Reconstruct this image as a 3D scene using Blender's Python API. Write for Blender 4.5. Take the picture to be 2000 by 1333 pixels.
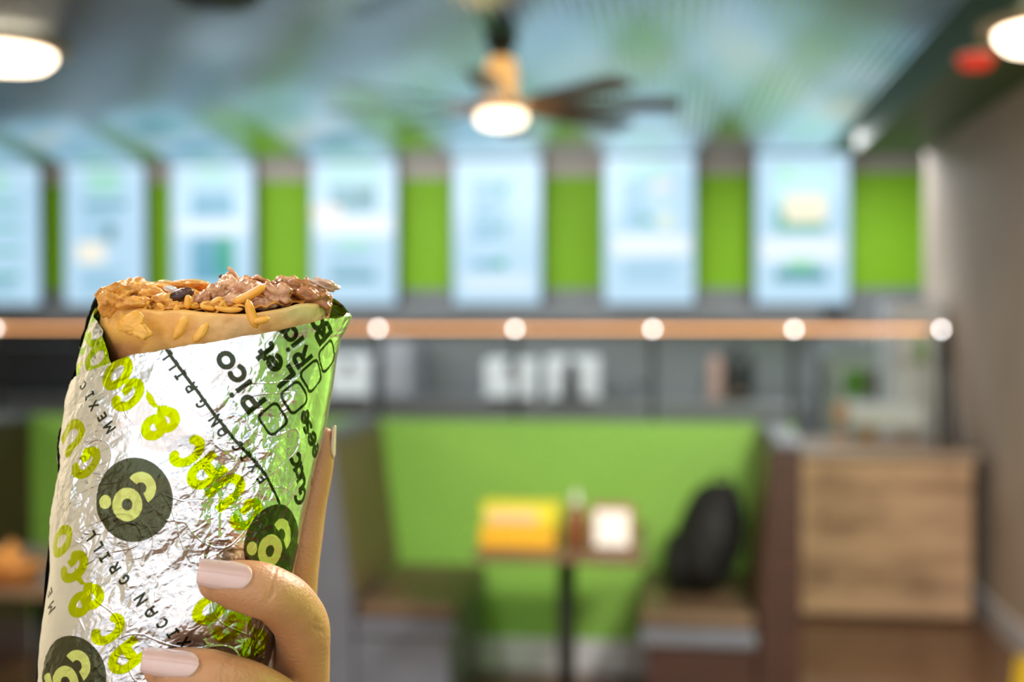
import bpy, bmesh, math, random
import numpy as np
from mathutils import Vector, Matrix
random.seed(4); RNG = np.random.RandomState(11)
for o in list(bpy.data.objects): bpy.data.objects.remove(o)
SC = bpy.context.scene
COL = SC.collection

# ------------------------------------------------------------------ camera
F = 2333.0                                  # focal length in pixels of a 2000 px wide frame (42 mm)
YAW = math.atan(310 / F); PITCH = math.atan(51 / F); EYE = 1.55
FD = np.array([-math.sin(YAW) * math.cos(PITCH), math.cos(YAW) * math.cos(PITCH), -math.sin(PITCH)])
RT = np.array([math.cos(YAW), math.sin(YAW), 0.0]); UPV = np.cross(RT, FD)
CP = np.array([0, 0, EYE])
cd = bpy.data.cameras.new('camera'); cam = bpy.data.objects.new('camera', cd); COL.objects.link(cam)
cam.matrix_world = Matrix(((RT[0], UPV[0], -FD[0], CP[0]), (RT[1], UPV[1], -FD[1], CP[1]), (RT[2], UPV[2], -FD[2], CP[2]), (0, 0, 0, 1)))
cd.sensor_width = 36; cd.lens = 36 * F / 2000; cd.clip_start = 0.02; cd.clip_end = 60
cd.dof.use_dof = True; cd.dof.focus_distance = 0.362; cd.dof.aperture_fstop = 5.9
SC.camera = cam
def ray(px, py): return FD + RT * ((px - 1000) / F) - UPV * ((py - 666.5) / F)
def onY(px, py, y): d = ray(px, py); return CP + d * (y / d[1])
def onZ(px, py, z): d = ray(px, py); return CP + d * ((z - EYE) / d[2])

# ------------------------------------------------------------------ world, light, exposure
w = bpy.data.worlds.new('World'); SC.world = w; w.use_nodes = True
w.node_tree.nodes['Background'].inputs[0].default_value = (0.75, 0.86, 1.0, 1)
w.node_tree.nodes['Background'].inputs[1].default_value = 0.2
SC.view_settings.view_transform = 'Standard'; SC.view_settings.look = 'None'
SC.view_settings.gamma = 1; SC.view_settings.exposure = 0.35
SC.cycles.max_bounces = 8; SC.cycles.glossy_bounces = 5; SC.cycles.diffuse_bounces = 3
SC.cycles.transparent_max_bounces = 8; SC.cycles.caustics_reflective = False; SC.cycles.caustics_refractive = False
SC.cycles.sample_clamp_indirect = 6.0
def area(name, loc, to, sx, sy, power, col):
    l = bpy.data.lights.new(name, 'AREA'); l.shape = 'RECTANGLE'; l.size = sx; l.size_y = sy; l.energy = power; l.color = col
    o = bpy.data.objects.new(name, l); COL.objects.link(o); o.location = loc
    o.rotation_euler = (Vector(to) - Vector(loc)).to_track_quat('-Z', 'Y').to_euler()
    return o
def point(name, loc, r, power, col):
    l = bpy.data.lights.new(name, 'POINT'); l.energy = power; l.color = col; l.shadow_soft_size = r
    o = bpy.data.objects.new(name, l); COL.objects.link(o); o.location = loc; return o
# daylight through the storefront glass behind the photographer
YF0 = -1.3
for x in (-1.66, -0.45, 0.76):
    # bright sky above, the warmer pavement and street below it, then the shaded kerb
    area('window_daylight', (x, YF0 + 0.05, 2.03), (x, 3, 2.03), 1.08, 1.2, 4.9, (0.88, 0.94, 1.0))
    area('window_daylight', (x, YF0 + 0.05, 1.17), (x, 3, 1.17), 1.08, 0.46, 1.7, (1.0, 0.84, 0.74))
    area('window_daylight', (x, YF0 + 0.05, 0.64), (x, 3, 0.64), 1.08, 0.54, 1.3, (0.9, 0.93, 1.0))
# fill lamps added outside the picture to light hand, booths and side wall
for x, y, p in ((-0.9, -0.35, 9), (0.75, -0.1, 8), (-1.3, 1.75, 38), (0.45, 1.9, 34), (-4.6, 2.6, 50), (0.98, 2.3, 105)):
    l = area('fill_lamp', (x, y, 2.66 if x < 0.9 else 2.57), (x, y, 0), 0.4, 0.4, p, (1.0, 0.93, 0.84)); l.data.shape = 'DISK'
# fill lights added to brighten the kitchen, above the serving line
area('kitchen_fill', (-2.6, 7.5, 2.7), (-2.6, 9.6, 0.6), 5.0, 0.5, 95, (0.95, 0.97, 1.0))
area('kitchen_fill', (1.15, 8.4, 2.74), (1.15, 8.4, 0), 0.7, 0.6, 26, (0.97, 0.98, 1.0))

# ------------------------------------------------------------------ helpers
def tag(o, label=None, cat=None, group=None, kind=None):
    if label: o['label'] = label
    if cat: o['category'] = cat
    if group: o['group'] = group
    if kind: o['kind'] = kind
    return o
def thing(name, label, cat, loc=(0, 0, 0), rz=0, group=None):
    o = bpy.data.objects.new(name, None); COL.objects.link(o); o.location = loc; o.rotation_euler = (0, 0, rz)
    o.empty_display_size = 0.05
    return tag(o, label, cat, group)
class MB:
    def __init__(s): s.v = []; s.f = []
    def add(s, vs, fs):
        n = len(s.v); s.v += [tuple(v) for v in vs]; s.f += [tuple(i + n for i in f) for f in fs]; return s
    def box(s, x0, x1, y0, y1, z0, z1):
        vs = [(x, y, z) for z in (z0, z1) for y in (y0, y1) for x in (x0, x1)]
        return s.add(vs, [(0, 2, 3, 1), (4, 5, 7, 6), (0, 1, 5, 4), (2, 6, 7, 3), (0, 4, 6, 2), (1, 3, 7, 5)])
    def lathe(s, prof, c=(0, 0, 0), n=40):
        vs = []; fs = []
        for r, z in prof:
            for k in range(n):
                a = 2 * math.pi * k / n; vs.append((c[0] + r * math.cos(a), c[1] + r * math.sin(a), c[2] + z))
        for i in range(len(prof) - 1):
            for k in range(n):
                fs.append((i * n + k, i * n + (k + 1) % n, (i + 1) * n + (k + 1) % n, (i + 1) * n + k))
        fs.append(tuple(range(n))[::-1]); fs.append(tuple((len(prof) - 1) * n + k for k in range(n)))
        return s.add(vs, fs)
    def tube(s, pts, r, n=14, sq=1.0):
        pts = [Vector(p) for p in pts]; rs = r if isinstance(r, (list, tuple, np.ndarray)) else [r] * len(pts)
        vs = []; fs = []; up = None
        for i, p in enumerate(pts):
            t = (pts[min(i + 1, len(pts) - 1)] - pts[max(i - 1, 0)]).normalized()
            if up is None: up = t.orthogonal().normalized()
            a = (up - t * up.dot(t)).normalized(); up = a; b = t.cross(a)
            for k in range(n):
                q = 2 * math.pi * k / n; vs.append(p + a * (rs[i] * math.cos(q)) + b * (rs[i] * sq * math.sin(q)))
        for i in range(len(pts) - 1):
            for k in range(n): fs.append((i * n + k, i * n + (k + 1) % n, (i + 1) * n + (k + 1) % n, (i + 1) * n + k))
        fs.append(tuple(range(n))[::-1]); fs.append(tuple((len(pts) - 1) * n + k for k in range(n)))
        return s.add(vs, fs)
    def prism(s, poly, axis, a0, a1):
        # poly: 2D points; axis 'x','y','z' extrusion axis
        def P(p, a): return {'x': (a, p[0], p[1]), 'y': (p[0], a, p[1]), 'z': (p[0], p[1], a)}[axis]
        n = len(poly); vs = [P(p, a0) for p in poly] + [P(p, a1) for p in poly]
        fs = [tuple(range(n)), tuple(range(2 * n - 1, n - 1, -1))] + [(i, i + n, (i + 1) % n + n, (i + 1) % n) for i in range(n)]
        return s.add(vs, fs)
    def build(s, name, mat, parent=None, bevel=0, smooth=False, seg=3):
        me = bpy.data.meshes.new(name); me.from_pydata(s.v, [], s.f); me.validate()
        bm = bmesh.new(); bm.from_mesh(me); bmesh.ops.recalc_face_normals(bm, faces=bm.faces)
        if bevel:
            bmesh.ops.bevel(bm, geom=list(bm.edges), offset=bevel, segments=seg, profile=0.5, affect='EDGES', clamp_overlap=True)
        bm.to_mesh(me); bm.free()
        o = bpy.data.objects.new(name, me); COL.objects.link(o); me.materials.append(mat)
        if smooth: me.polygons.foreach_set('use_smooth', [True] * len(me.polygons))
        if parent is not None: o.parent = parent
        return o
def box(name, mat, x0, x1, y0, y1, z0, z1, parent=None, bevel=0): return MB().box(x0, x1, y0, y1, z0, z1).build(name, mat, parent, bevel)
def copy_tree(o, parent=None):
    c = o.copy(); COL.objects.link(c); c.parent = parent
    for ch in list(o.children): copy_tree(ch, c)
    return c

# ------------------------------------------------------------------ materials
def mat(name, col=(0.8, 0.8, 0.8), rough=0.6, metal=0.0, emit=None, estr=0.0, sss=0.0, spec=0.5, coat=0.0, ssr=(1, 0.4, 0.2), sscale=0.01):
    m = bpy.data.materials.new(name); m.use_nodes = True; b = m.node_tree.nodes['Principled BSDF']
    b.inputs['Base Color'].default_value = (*col, 1); b.inputs['Roughness'].default_value = rough; b.inputs['Metallic'].default_value = metal
    b.inputs['Specular IOR Level'].default_value = spec; b.inputs['Coat Weight'].default_value = coat
    if emit: b.inputs['Emission Color'].default_value = (*emit, 1); b.inputs['Emission Strength'].default_value = estr
    if sss: b.inputs['Subsurface Weight'].default_value = sss; b.inputs['Subsurface Radius'].default_value = ssr; b.inputs['Subsurface Scale'].default_value = sscale
    return m
def noise_mat(name, c1, c2, scale=20, rough=0.6, metal=0.0, bump=0.0, bscale=None, stretch=(1, 1, 1), lo=0.35, hi=0.65, detail=4, c3=None, **kw):
    m = mat(name, c1, rough, metal, **kw); nt = m.node_tree; b = nt.nodes['Principled BSDF']
    tc = nt.nodes.new('ShaderNodeTexCoord'); mp = nt.nodes.new('ShaderNodeMapping'); mp.inputs['Scale'].default_value = stretch
    nz = nt.nodes.new('ShaderNodeTexNoise'); nz.inputs['Scale'].default_value = scale; nz.inputs['Detail'].default_value = detail
    cr = nt.nodes.new('ShaderNodeValToRGB'); cr.color_ramp.elements[0].position = lo; cr.color_ramp.elements[1].position = hi
    cr.color_ramp.elements[0].color = (*c1, 1); cr.color_ramp.elements[1].color = (*c2, 1)
    if c3: e = cr.color_ramp.elements.new(min(0.99, hi + 0.12)); e.color = (*c3, 1)
    L = nt.links.new
    L(tc.outputs['Object'], mp.inputs[0]); L(mp.outputs[0], nz.inputs['Vector']); L(nz.outputs[0], cr.inputs[0]); L(cr.outputs[0], b.inputs['Base Color'])
    if bump:
        n2 = nt.nodes.new('ShaderNodeTexNoise'); n2.inputs['Scale'].default_value = bscale or scale * 4; n2.inputs['Detail'].default_value = 6
        bp = nt.nodes.new('ShaderNodeBump'); bp.inputs['Strength'].default_value = bump; bp.inputs['Distance'].default_value = 0.001
        L(mp.outputs[0], n2.inputs['Vector']); L(n2.outputs[0], bp.inputs['Height']); L(bp.outputs[0], b.inputs['Normal'])
    return m
def attr_mat(name, attr, **kw):
    m = mat(name, **kw); nt = m.node_tree; a = nt.nodes.new('ShaderNodeAttribute'); a.attribute_name = attr
    return m, nt, a, nt.nodes['Principled BSDF']
M = {}
M['lime'] = noise_mat('lime_paint', (0.26, 0.53, 0.085), (0.28, 0.555, 0.09), 3, rough=0.42)
M['lime_back'] = noise_mat('back_wall_lime_paint', (0.20, 0.43, 0.006), (0.21, 0.45, 0.008), 3, rough=0.6, spec=0.3)
M['beige'] = noise_mat('beige_paint', (0.58, 0.48, 0.39), (0.61, 0.51, 0.415), 2, rough=0.7)
M['trim'] = mat('beige_trim', (0.40, 0.36, 0.31), 0.6)
M['white'] = mat('white_paint', (0.72, 0.74, 0.78), 0.5)
M['cool_white'] = mat('white_enamel', (0.85, 0.88, 0.91), 0.35)
M['grey_tile'] = noise_mat('grey_wall_panel', (0.17, 0.185, 0.19), (0.22, 0.235, 0.24), 1.2, rough=0.35)
M['darkgreen'] = mat('dark_green_paint', (0.045, 0.12, 0.01), 0.5)
M['black'] = mat('black_plastic', (0.012, 0.012, 0.013), 0.45)
M['darkmetal'] = mat('dark_metal', (0.05, 0.052, 0.055), 0.4, 0.6)
M['steel'] = mat('stainless_steel', (0.48, 0.5, 0.52), 0.32, 0.9)
M['chrome'] = mat('chrome', (0.8, 0.8, 0.8), 0.12, 1.0)
M['darkwood'] = noise_mat('dark_brown_laminate', (0.035, 0.014, 0.012), (0.055, 0.022, 0.017), 6, stretch=(1, 1, 8), rough=0.4)
M['brownvinyl'] = noise_mat('brown_vinyl', (0.12, 0.072, 0.042), (0.145, 0.086, 0.052), 8, rough=0.45)
M['greyvinyl'] = noise_mat('slate_blue_vinyl', (0.13, 0.135, 0.18), (0.15, 0.155, 0.2), 8, rough=0.4)
M['tabletop'] = noise_mat('table_laminate', (0.12, 0.07, 0.045), (0.16, 0.095, 0.06), 5, stretch=(1, 8, 1), rough=0.22)
M['plank'] = noise_mat('reclaimed_wood', (0.34, 0.205, 0.12), (0.66, 0.43, 0.26), 2.1, stretch=(1, 1, 3.2), rough=0.55, lo=0.33, hi=0.56, detail=3)
M['floor'] = noise_mat('brown_floor_planks', (0.15, 0.075, 0.035), (0.20, 0.105, 0.055), 2, stretch=(6, 0.8, 1), rough=0.3)
M['ceil_metal'] = mat('corrugated_metal', (0.56, 0.67, 0.70), 0.13, 1.0)
M['soffit'] = M['darkgreen']
M['pine'] = noise_mat('light_wood', (0.45, 0.27, 0.12), (0.55, 0.34, 0.16), 5, stretch=(1, 1, 5), rough=0.5)
M['lampglass'] = mat('lit_opal_glass', (0.9, 0.9, 0.9), 0.4, emit=(1.0, 0.80, 0.58), estr=6.0)
M['bowlglass'] = mat('lit_opal_bowl', (0.9, 0.9, 0.9), 0.4, emit=(1.0, 0.84, 0.60), estr=3.0)
M['brass'] = mat('warm_brass', (0.75, 0.42, 0.2), 0.4, 0.85)
M['amber'] = mat('painted_housing_glow', (0.8, 0.5, 0.2), 0.4, emit=(1.0, 0.5, 0.17), estr=0.75)  # emission stands for bowl light caught by the copper housing
M['blade'] = mat('brown_fan_blade', (0.16, 0.11, 0.085), 0.35)
M['red'] = mat('red_plastic', (0.55, 0.03, 0.02), 0.4, emit=(1, 0.05, 0.02), estr=0.35)
M['yellow'] = mat('yellow_card', (0.72, 0.47, 0.02), 0.55)
M['lemon'] = mat('lemon_card', (0.72, 0.66, 0.04), 0.55)
M['peach'] = mat('peach_paper', (0.72, 0.45, 0.3), 0.6)
M['amberplastic'] = mat('amber_plastic', (0.75, 0.38, 0.02), 0.4)
M['sauce'] = mat('red_brown_sauce', (0.2, 0.06, 0.025), 0.3)
M['capgrey'] = mat('pale_grey_cap', (0.5, 0.5, 0.45), 0.4)
M['napkin'] = mat('white_napkin', (0.85, 0.78, 0.8), 0.7)
M['orangebrown'] = noise_mat('fried_food', (0.45, 0.16, 0.03), (0.6, 0.28, 0.06), 60, rough=0.5)
M['bagcloth'] = noise_mat('black_nylon', (0.003, 0.003, 0.003), (0.005, 0.005, 0.005), 90, rough=0.75)
M['pinkish'] = mat('pale_pink_plastic', (0.55, 0.36, 0.29), 0.5)
M['led'] = mat('warm_led_strip', (0.8, 0.5, 0.3), 0.5, emit=(1.0, 0.48, 0.2), estr=2.1)
M['bulb'] = mat('small_white_lamp', (1, 1, 1), 0.5, emit=(1.0, 0.97, 0.95), estr=11.0)
def glass_mat():
    m = bpy.data.materials.new('thin_clear_glass'); m.use_nodes = True; nt = m.node_tree; nt.nodes.clear()
    o = nt.nodes.new('ShaderNodeOutputMaterial'); t = nt.nodes.new('ShaderNodeBsdfTransparent'); g = nt.nodes.new('ShaderNodeBsdfGlossy'); x = nt.nodes.new('ShaderNodeMixShader')
    t.inputs[0].default_value = (0.96, 0.98, 0.97, 1); g.inputs['Roughness'].default_value = 0.03; x.inputs[0].default_value = 0.02
    nt.links.new(t.outputs[0], x.inputs[1]); nt.links.new(g.outputs[0], x.inputs[2]); nt.links.new(x.outputs[0], o.inputs[0]); return m
M['glass'] = glass_mat()

# ------------------------------------------------------------------ the room
XL, XR, YF, YB, ZC = -8.0, 1.6, -1.3, 9.6, 2.8
def struct(name, mb_or_obj, m=None, parent=None):
    o = mb_or_obj.build(name, m, parent) if isinstance(mb_or_obj, MB) else mb_or_obj
    if parent is None: o['kind'] = 'structure'
    return o
struct('floor', MB().box(XL, 2.1, YF, YB + 0.1, -0.1, 0), M['floor'])
struct('wall_left', MB().box(XL - 0.1, XL, YF, YB, 0, 3.0), M['beige'])
struct('wall_right', MB().box(XR, XR + 0.1, 4.6, 7.9, 0, 2.95), M['beige'])
# the stretch of the same wall beside the storefront is painted lime
struct('wall_right_front', MB().box(XR, XR + 0.1, YF, 4.6, 0, 2.95), M['lime'])
struct('wall_right_kitchen', MB().box(XR + 0.1, 2.1, 7.8, 7.9, 0, 2.95).box(2.0, 2.1, 7.9, YB, 0, 2.95), M['white'])
struct('wall_back', MB().box(XL, 2.1, YB, YB + 0.1, 1.76, 2.66), M['lime_back'])
struct('wall_back_lower', MB().box(XL, 2.1, YB, YB + 0.1, 0, 1.76), M['grey_tile'])
struct('trim_1', MB().box(XL, 2.1, YB - 0.03, YB + 0.1, 2.66, 2.95), M['trim'])
# corrugated metal ceiling: ribs run from the storefront to the menu wall
pitch, amp = 0.05, 0.0045
xs = np.arange(XL, 1.18, pitch / 8); prof = [(float(x), ZC + amp * math.sin(2 * math.pi * x / pitch)) for x in xs]
mb = MB(); vs = [(x, YF, z) for x, z in prof] + [(x, YB, z) for x, z in prof]; n = len(prof)
mb.add(vs, [(i, i + 1, i + 1 + n, i + n) for i in range(n - 1)])
c_ = mb.build('ceiling', M['ceil_metal'], smooth=True); c_['kind'] = 'structure'
struct('ceiling_slab', MB().box(XL, 2.1, YF, YB, 2.95, 3.05), M['black'])
struct('ceiling_soffit', MB().box(1.17, 2.1, YF, 7.9, 2.6, 2.945), M['soffit'])
struct('ceiling_soffit_kitchen', MB().box(1.17, 2.1, 7.9, YB - 0.03, 2.8, 2.945), M['darkgreen'])
struct('baseboard_right', MB().box(XR - 0.02, XR, YF, 7.9, 0, 0.12), M['white'])
# storefront wall with three big window openings
sf = MB().box(XL, 1.7, YF - 0.1, YF, 0, 0.33).box(XL, 1.7, YF - 0.1, YF, 2.67, 2.95).box(XL, -2.2, YF - 0.1, YF, 0.33, 2.67)
for x in (-1.055, 0.155): sf.box(x - 0.05, x + 0.05, YF - 0.1, YF, 0.33, 2.67)
struct('wall_front', sf, M['beige'])
struct('wall_front_lime', MB().box(1.32, XR, YF - 0.1, YF + 0.01, 0.33, 2.59), M['lime'])
struct('wall_left_reflector', MB().box(-2.32, -2.22, YF, 3.2, 0, 2.79), M['beige'])  # unseen beige wall added for the foil's left side to reflect
# half wall between the booths and the ordering lane
HWY, HWT, HWX = 5.157, 1.085, 0.52
struct('wall_partition', MB().box(XL, HWX, HWY, HWY + 0.12, 0, HWT), M['lime'])
struct('baseboard_partition', MB().box(XL, HWX - 0.1, HWY - 0.02, HWY, 0, 0.14), M['white'])

# ------------------------------------------------------------------ menu screens
SW, SH = 0.70, 1.15; SZ = 1.64
def screen_art(k, n=70, m=116):
    A = np.ones((m, n, 3)) * np.array([0.45, 0.68, 0.86]); A += (np.linspace(0, 1, m)[:, None, None] - 0.5) * 0.04
    def rect(x0, x1, y0, y1, c, a=1.0):
        X0, X1, Y0, Y1 = int(x0 * n), int(x1 * n), int(y0 * m), int(y1 * m)
        A[Y0:Y1, X0:X1] = A[Y0:Y1, X0:X1] * (1 - a) + np.array(c) * a
    def lines(x0, x1, y0, y1, cnt, c, a=0.8):
        for i in range(cnt):
            y = y0 + (y1 - y0) * i / cnt; rect(x0, x1 - 0.08 * ((i * 7) % 3), y, y + 0.55 * (y1 - y0) / cnt, c, a)
    teal = (0.01, 0.22, 0.26); dk = (0.005, 0.14, 0.12); mid = (0.03, 0.28, 0.42); gr = (0.2, 0.7, 0.25); wh = (0.82, 0.9, 0.98); pk = (0.85, 0.7, 0.6)
    emer = (0.01, 0.36, 0.2)
    rect(0, 1, 0, 0.12, (0.55, 0.78, 0.92), 0.6)
    if k == 0:
        for y in (0.27, 0.43, 0.6, 0.77): rect(0.1, 0.75, y, y + 0.035, emer, 0.8)
        lines(0.1, 0.75, 0.8, 0.95, 4, teal, 0.6); rect(0.2, 0.6, 0.05, 0.2, gr, 0.35)
    if k == 1:
        rect(0.3, 0.7, 0.04, 0.2, gr, 0.45); rect(0.25, 0.8, 0.26, 0.3, teal, 0.9); lines(0.25, 0.75, 0.3, 0.55, 6, mid, 0.35)
        rect(0.5, 0.63, 0.43, 0.55, dk, 0.75); rect(0.16, 0.5, 0.56, 0.70, (1.0, 0.9, 0.7), 0.85); lines(0.2, 0.8, 0.75, 0.95, 6, mid, 0.6)
    if k == 2:
        rect(0.3, 0.7, 0.04, 0.15, gr, 0.35); rect(0.25, 0.77, 0.2, 0.38, mid, 0.85); rect(0.05, 0.9, 0.4, 0.5, wh, 0.7)
        rect(0.25, 0.77, 0.52, 0.85, mid, 0.8); rect(0.55, 0.77, 0.52, 0.8, emer, 0.85)
    if k == 3:
        rect(0.2, 0.8, 0.02, 0.16, gr, 0.28); rect(0.22, 0.77, 0.18, 0.37, teal, 0.8); rect(0.55, 0.77, 0.2, 0.26, dk, 0.8); rect(0.0, 0.36, 0.31, 0.42, pk, 0.8)
        rect(0.05, 0.95, 0.38, 0.52, wh, 0.85); rect(0.3, 0.7, 0.54, 0.62, gr, 0.45); lines(0.22, 0.77, 0.63, 0.78, 4, mid, 0.45); rect(0.22, 0.77, 0.78, 0.84, teal, 0.85)
    if k == 4:
        lines(0.22, 0.66, 0.16, 0.58, 9, mid, 0.85); rect(0.52, 0.62, 0.18, 0.26, emer, 0.9); rect(0.56, 0.62, 0.4, 0.56, emer, 0.55)
        rect(0.22, 0.6, 0.7, 0.76, mid, 0.7); rect(0.48, 0.6, 0.69, 0.75, emer, 0.95); rect(0.1, 0.9, 0.8, 0.92, wh, 0.5)
    if k == 5:
        rect(0.25, 0.7, 0.05, 0.16, gr, 0.3); lines(0.22, 0.56, 0.18, 0.5, 7, mid, 0.85); rect(0.42, 0.53, 0.4, 0.47, emer, 0.8); rect(0.55, 0.75, 0.16, 0.24, pk, 0.6)
        rect(0.6, 0.78, 0.38, 0.5, (0.75, 0.82, 0.5), 0.6); rect(0.1, 0.95, 0.54, 0.68, wh, 0.9); lines(0.22, 0.9, 0.7, 0.88, 4, mid, 0.45)
    if k == 6:
        rect(0.22, 0.8, 0.1, 0.34, (0.45, 0.9, 0.7), 0.6); rect(0.25, 0.4, 0.12, 0.16, gr, 0.8); rect(0.22, 0.77, 0.36, 0.53, emer, 0.8); rect(0.32, 0.77, 0.28, 0.46, (0.95, 0.85, 0.62), 0.95)
        rect(0.08, 0.92, 0.56, 0.72, wh, 0.85); rect(0.35, 0.65, 0.7, 0.78, gr, 0.7); rect(0.22, 0.77, 0.77, 0.86, teal, 0.9)
    return A
sm_, nt_, at_, b_ = attr_mat('menu_display', 'art', rough=0.3)
nt_.links.new(at_.outputs['Color'], b_.inputs['Emission Color']); b_.inputs['Emission Strength'].default_value = 0.85
b_.inputs['Base Color'].default_value = (0.02, 0.02, 0.02, 1)
LB = ['pale menu screen cut by the picture edge, lines of dark green text', 'menu screen with a cream food picture low at its centre left',
      'menu screen with two teal blocks, just above the left half of the burrito', 'menu screen with dark teal blocks and a peach patch at its side',
      'pale blue menu screen with small emerald spots, right below the ceiling fan', 'menu screen with blue text rows beside a faint food picture',
      'menu screen nearest the side wall, with a cream food picture above teal band']
for k, cx in enumerate((-5.62, -4.69, -3.75, -2.552, -1.378, -0.17, 1.003)):
    t = thing('menu_screen', LB[k], 'menu screen', (cx, YB - 0.14, SZ), 0, 'menu screens on the lime green wall')
    box('housing', M['black'], -SW / 2 - 0.012, SW / 2 + 0.012, 0.004, 0.1, -0.012, SH + 0.012, t, 0.004)
    A = screen_art(k); m_, n_ = A.shape[:2]
    me = bpy.data.meshes.new('display')
    X, Z = np.meshgrid(np.linspace(-SW / 2, SW / 2, n_), np.linspace(SH, 0, m_)); V = np.stack([X, np.zeros_like(X), Z], -1).reshape(-1, 3)
    idx = np.arange(m_ * n_).reshape(m_, n_); Fq = np.stack([idx[:-1, :-1], idx[1:, :-1], idx[1:, 1:], idx[:-1, 1:]], -1).reshape(-1, 4)
    me.from_pydata(V.tolist(), [], Fq.tolist()); ca = me.color_attributes.new('art', 'FLOAT_COLOR', 'POINT')
    ca.data.foreach_set('color', np.concatenate([A.reshape(-1, 3), np.ones((m_ * n_, 1))], 1).ravel().astype(np.float32))
    o = bpy.data.objects.new('display', me); COL.objects.link(o); me.materials.append(sm_); o.parent = t

# ------------------------------------------------------------------ ceiling fan
fx, fy = -0.745, 5.25
fan = thing('ceiling_fan', 'eight bladed brown ceiling fan with a warm painted glow on its copper housing and a white bowl light', 'ceiling fan', (fx, fy, 0))
MB().lathe([(0.075, 2.79), (0.07, 2.74), (0.045, 2.72), (0.045, 2.685)], n=32).build('mount', M['darkmetal'], fan, smooth=True)
MB().lathe([(0.04, 2.685), (0.062, 2.675), (0.07, 2.63), (0.07, 2.53), (0.066, 2.49)], n=40).build('motor_housing', M['amber'], fan, smooth=True)  # glow put into the housing's colour, no lamp inside
MB().lathe([(0.08, 2.49), (0.15, 2.475), (0.155, 2.46), (0.12, 2.445), (0.1, 2.44)], n=48).build('motor_plate', M['brass'], fan, smooth=True)
MB().lathe([(0.1, 2.44), (0.108, 2.43), (0.105, 2.405), (0.085, 2.388), (0.05, 2.38), (0.01, 2.378)], n=48).build('light_bowl', M['bowlglass'], fan, smooth=True)
for k in range(8):
    a = math.radians(45 * k + 2); bl = MB()
    ca_, sa_ = math.cos(a), math.sin(a); pt = math.radians(-12)
    def BP(r, s, h):   # radial, tangential, height ; pitched blade
        s2, h2 = s * math.cos(pt) - h * math.sin(pt), s * math.sin(pt) + h * math.cos(pt)
        return (r * ca_ - s2 * sa_, r * sa_ + s2 * ca_, 2.466 + h2)
    prof_ = [(0.24, 0.045), (0.34, 0.058), (0.6, 0.066), (0.76, 0.066), (0.785, 0.05)]
    up = [BP(r, -w_, 0.004) for r, w_ in prof_] + [BP(r, w_, 0.004) for r, w_ in prof_[::-1]]
    dn = [BP(r, -w_, -0.004) for r, w_ in prof_] + [BP(r, w_, -0.004) for r, w_ in prof_[::-1]]
    n = len(up); bl.add(up + dn, [tuple(range(n)), tuple(range(2 * n - 1, n - 1, -1))] + [(i, (i + 1) % n, (i + 1) % n + n, i + n) for i in range(n)])
    b = bl.build('blade', M['blade'], fan)
    MB().add([BP(0.14, -0.025, 0.006), BP(0.27, -0.03, 0.006), BP(0.27, 0.03, 0.006), BP(0.14, 0.025, 0.006), BP(0.14, -0.025, -0.009), BP(0.27, -0.03, -0.009), BP(0.27, 0.03, -0.009), BP(0.14, 0.025, -0.009)],
             [(0, 1, 2, 3), (7, 6, 5, 4), (0, 4, 5, 1), (1, 5, 6, 2), (2, 6, 7, 3), (3, 7, 4, 0)]).build('blade_bracket', M['brass'], b)
# flush ceiling drums
for (x, y, lab) in ((-3.44, 5.82, 'round flush ceiling light over the booth behind the burrito'), (1.0, 5.95, 'round flush ceiling light close to the beige side wall')):
    y = {-3.44: 5.78, 1.0: 5.35}[x]; x = {-3.44: -3.41, 1.0: 1.60 - 0.03}[x]
    p = onZ(2, 118, 2.73) if x < 0 else onZ(2062, 78, 2.54)
    t = thing('ceiling_light', lab, 'ceiling light', (p[0], p[1], 0), 0, 'round ceiling lights')
    zt = 2.79 if x < 0 else 2.6; q = 0.78 if x < 0 else 0.68
    MB().lathe([(0.40 * q, zt + 0.003), (0.40 * q, zt - 0.008), (0.36 * q, zt - 0.012), (0.34 * q, zt - 0.006), (0.32 * q, zt - 0.014)], n=56).build('glow_plate', M['trim'], t, smooth=True)  # plate added to hide the lamp's reflection; beige stands for warm ceiling glow
    MB().lathe([(0.315 * q, zt), (0.32 * q, zt - 0.025), (0.30 * q, zt - 0.028)], n=56).build('rim', M['brass'], t, smooth=True)
    MB().lathe([(0.298 * q, zt - 0.026), (0.292 * q, zt - 0.05), (0.25 * q, zt - 0.08), (0.15 * q, zt - 0.095), (0.02, zt - 0.10)], n=56).build('diffuser', M['lampglass'], t, smooth=True)
p = onZ(1906, 116, 2.58)
t = thing('fire_alarm', 'small red round alarm under the dark green soffit', 'alarm', (p[0], p[1], 0))
MB().lathe([(0.07, 2.6), (0.07, 2.57), (0.05, 2.545), (0.01, 2.54)], n=32).build('dome', M['red'], t, smooth=True)
MB().lathe([(0.08, 2.6), (0.08, 2.59)], n=32).build('back_plate', M['white'], t)
p = onZ(424, 8, 2.72)
t = thing('ceiling_speaker', 'dark round ceiling speaker at the top of the picture', 'ceiling speaker', (p[0], p[1], 0))
MB().lathe([(0.17, 2.795), (0.17, 2.75), (0.15, 2.73), (0.02, 2.72)], n=40).build('can', M['black'], t, smooth=True)
MB().lathe([(0.125, 2.73), (0.12, 2.712), (0.02, 2.71)], n=40).build('grille', M['darkmetal'], t, smooth=True)

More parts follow.
